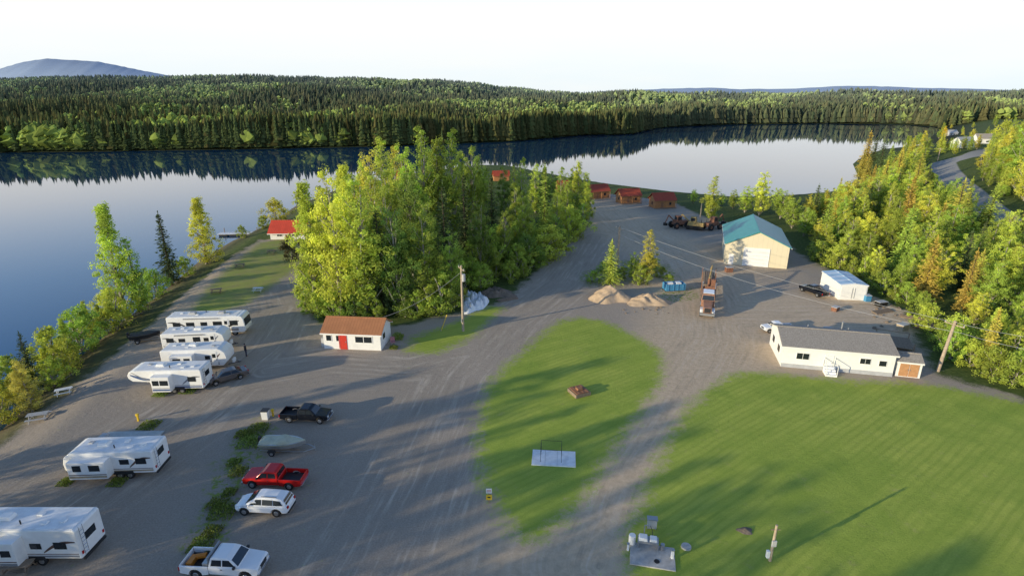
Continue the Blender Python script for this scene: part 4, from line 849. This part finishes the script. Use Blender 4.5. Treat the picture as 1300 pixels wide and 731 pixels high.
t_=frame('white_sign','small white sign post at the grove edge above the office','sign',400,389,0); MB().box(-.05,.05,-.05,.05,0,1.4).build('post',M['wood'],t_); MB().box(-.5,.5,-.09,-.05,.6,1.6).build('sign_board',M['whiteplastic'],t_)
t_=frame('yellow_guard_post','yellow guy wire marker right of the office','marker',560,420,0); MB().cyl((0,0,0),(.9,.2,2.4),.05).build('marker_sleeve',M['yellow'],t_); MB().cyl((0,0,0),(0,0,.3),.06).build('anchor',M['steel'],t_)
t_=frame('lawn_chair','faded pink chair beside the right end of the office','chair',499,437,20); MB().box(-.3,.3,-.3,.3,.35,.45).build('seat',M['pink'],t_); MB().box(-.3,.3,.25,.33,.45,1.0).build('backrest',M['pink'],t_)
for x in(-.26,.26):
    for y in(-.26,.26): MB().cyl((x,y,0),(x,y,.36),.025,n=6).build('leg',M['steel'],t_)
def mound(name,label,cat,px,py,rx,ry,h,m_,rough=.25,seed=1,pw=.85):
    p=P(px,py); n=40; rs=np.random.RandomState(seed); vs=[];fs=[]
    ph=rs.rand(8)*6.28
    for i in range(n+1):
        for j in range(n+1):
            x=(i/n*2-1);y=(j/n*2-1); r=math.hypot(x,y); w=.82+.12*math.sin(3*math.atan2(y,x)+ph[0])+.06*math.sin(5*math.atan2(y,x)+ph[1])
            z=max(0,1-(r/w)**(1.0 if pw>.6 else 2))**pw; nz=rough*(math.sin(x*9+ph[2])*math.cos(y*8+ph[3])+.6*math.sin(x*17+y*13+ph[4])+.3*rs.normal())*z
            vs.append((x*rx*1.2,y*ry*1.2,h*(z+nz*.5)-.05 if z>0 else -.05))
    for i in range(n):
        for j in range(n): a=i*(n+1)+j; fs.append((a,a+1,a+n+2,a+n+1))
    o=link(name,npmesh(name,vs,fs,M[m_],smooth=True)); o.location=p; tag(o,label,cat); return o
mound('sand_pile','tan sand pile nearest the small bright spruce','sand pile',774,378,3.6,3.1,2.2,'sand',.15,1)
mound('sand_pile','tan sand pile right of the first one by the road bend','sand pile',822,383,3.8,2.5,1.4,'sand',.35,2)
mound('earth_pile','dark earth and brush pile behind the utility pole','earth pile',630,373,3.4,2.4,1.2,'earth',.5,3)
mound('tarped_pile','pile covered in crumpled white plastic sheeting beside utility pole','tarp',601,385,2.2,4.2,1.2,'tarp',.8,5,.5)
t_=frame('lumber_stack','loose stack of weathered boards beside the dark debris pile','lumber',645,380,30)
for k in range(10): MB().box(-1.8+rnd.uniform(-.3,.3),1.6,-.6+.12*k,-.6+.12*k+.1,.02,.1+.05*(k%3)).build('board',M['wood'],t_)
def rock(px,py,r,lb,gp_):
    bm=bmesh.new(); bmesh.ops.create_icosphere(bm,subdivisions=2,radius=r)
    for v in bm.verts: v.co*=rnd.uniform(.75,1.15); v.co.z*=.7
    me=bpy.data.meshes.new('rock'); bm.to_mesh(me); bm.free(); me.materials.append(M['earth']); o=link('rock',me); o.location=P(px,py)+Vector((0,0,r*.25)); tag(o,lb,'rock',gp_)
for i in range(14): rock(rnd.uniform(790,850),rnd.uniform(382,400),rnd.uniform(.1,.22),'small grey rock lying on gravel in front of the sand piles','rocks beside the sand piles')
for i in range(18): rock(rnd.uniform(1105,1165),rnd.uniform(384,418),rnd.uniform(.15,.4),'dark rubble lump at the yard edge below the right tree belt','rubble at the right yard edge')
t_=frame('blue_skip_bin','open blue bin with pale scrap inside near the log truck','bin',855,368,8)
MB().box(-1.7,1.7,-.9,-.82,.15,1.3).box(-1.7,1.7,.82,.9,.15,1.3).box(-1.7,-1.62,-.82,.82,.15,1.3).box(1.62,1.7,-.82,.82,.15,1.3).box(-1.62,1.62,-.82,.82,.15,.25).build('bin_shell',M['blueb'],t_)
for x in(-1.3,-.4,.4,1.3): MB().box(x-.05,x+.05,-.97,-.9,.15,1.3).build('rib',M['blueb'],t_)
MB().box(-1.8,1.8,-.6,-.5,0,.15).box(-1.8,1.8,.5,.6,0,.15).build('skid',M['blackm'],t_)
o=MB().box(-1.4,-.3,-.6,.2,.3,1.5,.1,.1).box(.1,1.3,-.5,.5,.3,1.4,.2,.1).build('scrap_bundle',M['whiteplastic']); o.location=P(855,368); o.rotation_euler=(.0,0,R(8)); tag(o,'pale scrap heaped inside the blue bin','scrap')
p0=Vector((*G(897,400),0)); p1=Vector((*G(899,345),0)); lt=thing('logging_truck','old logging truck with loader facing the camera on the yard','truck',p0,math.degrees(math.atan2(p0.y-p1.y,p0.x-p1.x))); lt.scale=(1.2,.88,1)
MB().box(-15,.2,.3,.5,.8,1.1).box(-15,.2,-.5,-.3,.8,1.1).build('chassis',M['blackm'],lt)
MB().pp([(-1.0,.9,.75),(1.2,.85,.7),(1.3,1.2,.7),(1.25,1.7,.65),(-.9,2.0,.8)]).build('hood',M['rigbrown'],lt,.06)
cab=MB().pp([(-3.2,.9,1.15),(-1.0,.9,1.15),(-1.0,1.95,1.15),(-1.2,2.9,1.0),(-3.1,2.95,1.0),(-3.2,2.0,1.15)]).build('cab',M['rigbrown'],lt,.06)
MB().box(-3.0,-1.3,-.9,.9,2.96,3.02).build('roof_panel',M['whitepaint'],cab)
MB().poly([(-.98,-1.0,2.0),(-.98,1.0,2.0),(-1.14,.9,2.7),(-1.14,-.9,2.7)]).build('windshield',M['glass'],cab)
for s in(-1,1):
    MB().poly([(-2.6,s*1.16,2.0),(-1.3,s*1.16,2.0),(-1.35,s*1.05,2.7),(-2.6,s*1.05,2.7)]).build('side_window',M['glass'],cab)
    MB().cyl((-3.4,s*1.1,1),(-3.4,s*1.1,3.9),.09).build('exhaust_stack',M['chrome'],lt)
    MB().prism([(-.3,.9),(.0,1.25),(.9,1.25),(1.2,.9)],s*.75,s*1.2).build('fender',M['whitepaint'],lt)
    MB().box(1.15,1.3,s*.85-.12,s*.85+.12,.95,1.2).build('headlight',M['lamp'],lt)
    MB().cyl((-2.6,s*1.0,.85),(-1.2,s*1.0,.85),.3,n=14).build('fuel_tank',M['chrome'],lt)
    for x in (.45,-4.6,-5.9,-12.6,-13.9): wheel(lt,x,s,.52,1.22,.3)
MB().box(1.25,1.4,-1.2,1.2,.5,.85).build('front_bumper',M['steel'],lt); MB().box(1.28,1.34,-.5,.5,1.0,1.65).build('grille',M['blackp'],lt)
MB().box(-3.75,-3.6,-1.25,1.25,1.1,3.2).build('headache_rack',M['rust'],lt)
for x in(-5,-7.6,-10.6,-13.4):
    MB().box(x-.12,x+.12,-1.3,1.3,1.1,1.4).build('bunk',M['rust'],lt)
    for s in(-1,1): MB().box(x-.06,x+.06,s*1.25-.05,s*1.25+.05,1.4,3.0).build('stake',M['rust'],lt)
MB().box(-6.8,-5.6,-.6,.6,1.15,2.0).cyl((-6.2,0,2.0),(-6.2,0,3.6),.25).build('loader_base',M['rust'],lt)
MB().cyl((-6.2,0,3.5),(-10.5,.4,4.3),.2,.14).cyl((-10.5,.4,4.3),(-13.0,.2,2.8),.14,.1).build('loader_boom',M['yellowp'],lt)
MB().box(-6.9,-6.0,.35,1.1,2.4,3.5).build('operator_seat_cage',M['rust'],lt)
o=MB()
for k in range(7): o.cyl((-14.6,-1.0+.33*k,1.6),(-7.2,-1.0+.31*k,1.6),.15,.17,9)
for k in range(5): o.cyl((-14.2,-.8+.33*k,1.9),(-7.5,-.8+.33*k,1.9),.16,.15,9)
o=o.build('log_load',M['wood']); o.location=lt.location; o.rotation_euler=lt.rotation_euler; o.scale=lt.scale; tag(o,'layer of weathered logs lying on the logging truck','logs')
def machine(label,px,py,rot,m_,wheeled):
    t_=frame('old_machine',label,'heavy machine',px,py,rot,'old machines parked near the cabins')
    MB().box(-2.2,1.8,-.9,.9,.9,1.8,.15,.1).build('engine_body',M[m_],t_,.06)
    c_=MB().box(-.2,1.2,-.7,.7,1.8,3.1,.1,.08).build('cab',M[m_],t_,.05)
    for s in(-1,1): MB().box(.0,1.0,min(s*.66,s*.7),max(s*.66,s*.7),2.1,2.85).build('side_window',M['glass'],c_)
    MB().box(1.1,1.19,-.5,.5,2.1,2.85).build('windshield',M['glass'],c_)
    if wheeled:
        for x in(-1.5,1.6):
            for s in(-1,1): wheel(t_,x,s,.8,1.35,.45,'rust')
    else:
        for s in(-1,1): MB().prism([(-2.0,.1),(1.8,.1),(2.3,.5),(2.0,.95),(-2.1,.95),(-2.4,.5)],s*.7,s*1.25).build('track',M['blackm'],t_,.05)
    MB().cyl((1.4,0,1.7),(3.4,0,3.4),.16).cyl((3.4,0,3.4),(4.2,0,1.6),.13).build('boom',M[m_],t_); MB().box(3.8,4.5,-.5,.5,.9,1.6,.1,0).build('bucket',M['blackm'],t_)
    MB().cyl((-1.5,.4,1.8),(-1.5,.4,2.6),.06).build('exhaust_pipe',M['blackm'],t_)
machine('dark rusty wheeled machine left of the orange excavator',862,289,200,'rust',True)
machine('orange brown tracked excavator between two dark machines',882,291,150,'yellowp',False)
machine('dark machine closest to the left wall of the workshop',903,291,30,'rust',True)
def crate(label,px,py,w,d_,h,m_,rot=0,name='storage_box'):
    t_=frame(name,label,'box',px,py,rot); MB().box(-w/2,w/2,-d_/2,d_/2,0,h).build('box_body',M[m_],t_,.03); MB().box(-w/2-.04,w/2+.04,-d_/2-.04,d_/2+.04,h,h+.08).build('lid',M['greyac'],t_,.02)
crate('grey box behind middle of the mobile home',1050,423,1.0,.8,.8,'greyac',-5)
crate('small blue drum box near the blue roofed container',1100,382,.9,.9,1.0,'blueb',0)
crate('rusty box left of the big workshop door',925,345,1.3,.9,.9,'rust',5)
crate('dark box lying right of the blue roofed container',1118,388,1.6,1,.7,'blackm',15)
crate('tan box in the clutter behind the timber deck',1145,418,1.4,1.0,.8,'tan',25)
crate('rusty box in front of the blue roofed container doors',1060,394,1.2,.8,.6,'rust',40)
for i,(px,py,r_) in enumerate([(1120,396,20),(1160,404,-30),(1172,414,10)]):
    t_=frame('lumber_stack','stack of boards at the right tree belt, %s of three from the blue roofed container'%['first','second','third'][i],'lumber',px,py,r_)
    for k in range(6): MB().box(-1.8,1.8,-.5+.17*k,-.5+.17*k+.14,.03+.02*k,.15+.02*k).build('board',M['wood'],t_)
t_=frame('well_cover','low square timber well cover with brown lid on the grass island','well cover',735,499,25)
for k in range(2): MB().box(-.95,.95,-.95,-.8,.02+k*.2,.2+k*.2).box(-.95,.95,.8,.95,.02+k*.2,.2+k*.2).box(-.95,-.8,-.8,.8,.02+k*.2,.2+k*.2).box(.8,.95,-.8,.8,.02+k*.2,.2+k*.2).build('timber_course',M['wood'],t_)
for k in range(6): MB().box(-.78+k*.26,-.78+k*.26+.22,-.9,.9,.42+.02*(k%2),.5+.02*(k%2)).build('lid_plank',M['brownw'],t_)
MB().box(-.35,.35,-.3,.3,.53,.72,.05,.05).build('hatch',M['brownw'],t_,.02)
p=P(703,582); t_=thing('concrete_slab','white rectangular slab lying in shade on the grass island','slab',p,-5); MB().box(-2.0,2.0,-1.15,1.15,0,.12).build('slab',M['whiteslab'],t_,.01)
MB().box(.3,.33,-1.14,1.14,.12,.126).box(-.8,-.77,-1.14,1.14,.12,.126).build('joint',M['greyac'],t_)
fr=thing('metal_frame','thin black tubular metal frame standing on the white slab','frame',p+Vector((0,0,.12)),-5)
for x in(-1.2,.7):
    MB().cyl((x,-.7,0),(x,-.7,1.3),.02,n=8).cyl((x,.8,0),(x,.8,1.3),.02,n=8).cyl((x,-.7,1.3),(x,.8,1.3),.02,n=8).cyl((x,-.7,.5),(x,.8,.5),.015,n=8).build('side_frame',M['blackm'],fr)
for y in(-.7,.8): MB().cyl((-1.2,y,1.28),(.7,y,1.28),.018,n=8).build('top_rail',M['blackm'],fr)
t_=frame('yellow_sign','small post sign with white and yellow plates at left edge of the island','sign',621,637,0)
MB().box(-.05,.05,-.05,.05,0,1.3).build('post',M['wood'],t_); MB().box(-.24,.24,-.08,-.05,.95,1.4).build('sign_plate',M['whiteplastic'],t_); MB().box(-.24,.24,-.09,-.05,.3,.8).build('lower_sign_plate',M['yellow'],t_); MB().box(-.12,.12,-.1,-.09,.5,.62).build('sign_mark',M['blackp'],t_)
MB().box(-.17,.17,-.088,-.08,1.1,1.14).box(-.17,.17,-.088,-.08,1.22,1.26).build('sign_lines',M['tail'],t_)
t_=frame('concrete_pad','rough concrete pad under the dump station at bottom centre right','pad',828,706,-12); MB().box(-1.6,1.6,-1.1,1.1,0,.1).build('pad',M['concrete'],t_,.02)
MB().cyl((.3,-.5,.1),(.3,-.5,.13),.2,n=16).build('drain_ring',M['blackm'],t_)
p=P(822,694); t_=thing('dump_station','white metal dump station stand with sloped top and pipes','dump station',p+Vector((0,0,.08)),-12)
MB().box(-.75,.75,-.35,.35,.5,.65).box(-.75,-.68,-.35,.35,0,.5).box(.68,.75,-.35,.35,0,.5).build('stand',M['steel'],t_,.01)
MB().box(-.7,-.05,-.3,.3,.65,.9,.04,.04).build('cabinet',M['whiteplastic'],t_,.03); MB().box(.1,.65,-.25,.3,.65,.85,.04,.04).build('cabinet',M['whiteplastic'],t_,.03)
MB().cyl((-.3,.45,0),(-.3,.45,1.5),.04).cyl((-.3,.45,1.5),(.1,.45,1.5),.04).build('water_pipe',M['steel'],t_)
MB().tube([(.1,.45,1.5),(.25,.4,1.2),(.3,.3,.8),(.5,.4,.4),(.9,.5,.1)],.025).build('hose',M['blackp'],t_)
MB().cyl((-1.15,.1,0),(-1.15,.1,.75),.26,n=16).build('tank',M['whiteplastic'],t_,.04); MB().cyl((1.05,-.1,0),(1.05,-.1,.5),.16,n=12).build('pump_housing',M['steel'],t_,.02)
t_=frame('grey_kiosk','small upright grey kiosk board behind the dump station','kiosk',827,671,-8); MB().box(-.35,.35,-.2,.2,.2,1.0).build('board_box',M['greyac'],t_,.02); MB().box(-.4,.4,-.26,.24,1.0,1.06).build('top',M['steel'],t_)
for x in(-.3,.3): MB().box(x-.04,x+.04,-.04,.04,0,.25).build('leg',M['steel'],t_)
t_=frame('marker_post','short pale post at right corner of the dump station pad','post',853,709,0); MB().box(-.09,.09,-.09,.09,0,.8).build('post',M['whiteslab'],t_,.01); MB().box(-.12,.12,-.12,.12,.8,.86).build('cap',M['steel'],t_)
t_=frame('marker_post','short pale post at left corner of the dump station pad','post',797,698,0); MB().box(-.07,.07,-.07,.07,0,.6).build('post',M['whiteslab'],t_,.01); MB().box(-.1,.1,-.1,.1,.6,.65).build('cap',M['steel'],t_)
t_=frame('access_lid','round pale concrete lid set in grass right of the dump station','lid',871,694,0); MB().cyl((0,0,0),(0,0,.12),.38,.36,24).build('lid',M['concrete'],t_); MB().cyl((0,0,.12),(0,0,.16),.06,n=8).build('handle',M['steel'],t_)
mound('dirt_mound','low brown dirt mound on the grass left of the short wooden post','dirt',946,673,.7,.5,.25,'earth',.2,8)
p=P(977,711); u,dy,dz=ray(980,666); hh_=H+dz/dy*p.y
t_=thing('wooden_post','short wooden service post with boxes casting a long shadow on field','post',p,0); MB().cyl((0,0,-.2),(.05,0,hh_),.12,.09,12).build('post',M['polew'],t_)
MB().box(-.16,.18,-.22,-.1,hh_*.45,hh_*.45+.5).build('meter_box',M['greyac'],t_,.02); MB().box(-.32,-.1,-.12,.12,.3,.9).build('outlet_box',M['whiteslab'],t_,.02); MB().cyl((-.3,0,hh_-.4),(.35,0,hh_-.4),.04,n=6).build('crossarm',M['wood'],t_)
# ---- person
p=P(313,452); pe=thing('person','person in dark jacket and trousers standing right of the trailer row','person',p,-60)
V=[(0,0,.95),(0,0,1.15),(0,0,1.38),(0,0,1.5),(0,.0,1.58),(.0,.01,1.68),(0,0,1.76),(.18,0,1.4),(.25,.02,1.13),(.26,.1,.9),(.27,.13,.82),(-.18,0,1.4),(-.25,.02,1.13),(-.24,.1,.9),(-.24,.13,.82),(.1,0,.9),(.12,.02,.5),(.13,-.02,.08),(.13,.15,.04),(-.1,0,.9),(-.12,.03,.5),(-.13,0,.08),(-.13,.17,.04)]
E=[(0,1),(1,2),(2,3),(3,4),(4,5),(5,6),(2,7),(7,8),(8,9),(9,10),(2,11),(11,12),(12,13),(13,14),(0,15),(15,16),(16,17),(17,18),(0,19),(19,20),(20,21),(21,22)]
Rr=[(.16,.11),(.15,.1),(.18,.11),.06,.06,(.085,.1),.06,.065,.05,.038,.035,.065,.05,.038,.035,.09,.06,.045,.04,.09,.06,.045,.04]
def mk_skin():
    me=bpy.data.meshes.new('body'); me.from_pydata(V,E,[]); me.materials.append(M['skin']); o=bpy.data.objects.new('body',me); C.objects.link(o); o.parent=pe
    o.modifiers.new('skin','SKIN')
    if not me.skin_vertices:
        bpy.context.view_layer.objects.active=o
        try: bpy.ops.mesh.customdata_skin_add()
        except Exception as e: print(e)
    if me.skin_vertices:
        for i,r_ in enumerate(Rr): me.skin_vertices[0].data[i].radius=r_ if isinstance(r_,tuple) else (r_,r_)
        me.skin_vertices[0].data[0].use_root=True
    s_=o.modifiers.new('sub','SUBSURF'); s_.levels=1; s_.render_levels=2; return o
mk_skin()
secs=[]
for z,rx,ry in[(.85,.2,.15),(1.0,.2,.15),(1.2,.19,.14),(1.38,.22,.14),(1.46,.16,.12),(1.52,.08,.08)]: secs.append([(rx*math.cos(k*math.pi/6),ry*math.sin(k*math.pi/6),z) for k in range(12)])
j=loft(secs)
for s in(-1,1):
    j.cyl((s*.17,0,1.42),(s*.25,.02,1.12),.085,.07,10); j.cyl((s*.25,.02,1.14),(s*.255,.1,.88),.07,.055,10)
j.build('jacket',M['cloth'],pe,smooth=True)
tr=MB()
for s in(-1,1): tr.cyl((s*.1,0,.95),(s*.12,.02,.5),.115,.085,10); tr.cyl((s*.12,.02,.5),(s*.13,0,.06),.085,.07,10)
tr.build('trousers',M['jean'],pe,smooth=True)
loft([[(.105*w*math.cos(k*math.pi/5),-.02+.115*w*math.sin(k*math.pi/5),z) for k in range(10)] for z,w in((1.68,1.0),(1.74,.98),(1.79,.75),(1.82,.35))]).build('hair',M['blackp'],pe,smooth=True)
# ---------------------------------------------------------------- light, world, camera
EL=10.5; sd=Vector((.883,.47,0)).normalized()
ldir=Vector((sd.x*math.cos(R(EL)),sd.y*math.cos(R(EL)),-math.sin(R(EL))))
s=bpy.data.lights.new('sun','SUN'); s.energy=5; s.angle=R(.5); s.color=(1,.86,.58); so=bpy.data.objects.new('sun',s); C.objects.link(so); so.rotation_euler=ldir.to_track_quat('-Z','Y').to_euler()
wd_=bpy.data.worlds.new('World'); scene.world=wd_; wd_.use_nodes=True; t=NT(wd_.node_tree)
sk=t.add('ShaderNodeTexSky',sky_type='NISHITA',sun_disc=False,sun_elevation=R(EL),sun_rotation=math.atan2(-sd.x,-sd.y)%(2*math.pi),altitude=700,air_density=1.0,dust_density=.5,ozone_density=2.0)
tc=t.add('ShaderNodeTexCoord').outputs['Generated']; sp3=t.add('ShaderNodeSeparateXYZ',{0:tc}); z=sp3.outputs[2]
mp=t.add('ShaderNodeMapping',{0:tc,3:(1,1,5.5)}).outputs[0]
cn=t.noise(mp,1.8,6,.55)
blue=t.mix(1.0,sk.outputs[0],(1.15,1.65,2.3),'MULTIPLY')
zup=t.mr(z,.4,.75); blue=t.mix(zup,blue,t.mix(1.0,sk.outputs[0],(1.0,1.0,1.05),'MULTIPLY'))
lft=t.mr(sp3.outputs[0],-.7,.35,0,1)
hz=t.mr(z,.12,t.math('ADD',.36,t.math('MULTIPLY',lft,.14)),.97,0.0)
cf=t.math('MULTIPLY',t.mr(cn,.42,.62,0,.6),t.mr(z,.12,.55,.4,.05))
f_=t.math('MAXIMUM',hz,cf)
hcol=t.mix(t.mr(z,.0,.10),(5.7,6.3,6.6),(6.9,6.9,6.8)); hcol=t.mix(t.math('MULTIPLY',t.mr(cn,.45,.6,0,.6),t.mr(z,0,.15,.9,0)),hcol,(6.9,6.7,6.4))
hcol=t.mix(t.math('MULTIPLY',t.mr(z,.14,.24),t.mr(lft,0,1,1,.35)),hcol,(4.6,6.0,7.4))
skc=t.mix(f_,blue,hcol)
bg=t.add('ShaderNodeBackground',{0:skc,1:.15}); t.add('ShaderNodeOutputWorld',{0:bg.outputs[0]})
cam=bpy.data.cameras.new('camera'); cam.lens=20; cam.sensor_width=36; cam.clip_end=20000; cam.clip_start=.5
co=bpy.data.objects.new('camera',cam); C.objects.link(co); co.location=(0,0,H); co.rotation_euler=(R(90)-PITCH,0,0); scene.camera=co
scene.view_settings.view_transform='Standard'; scene.view_settings.look='None'; scene.view_settings.exposure=0
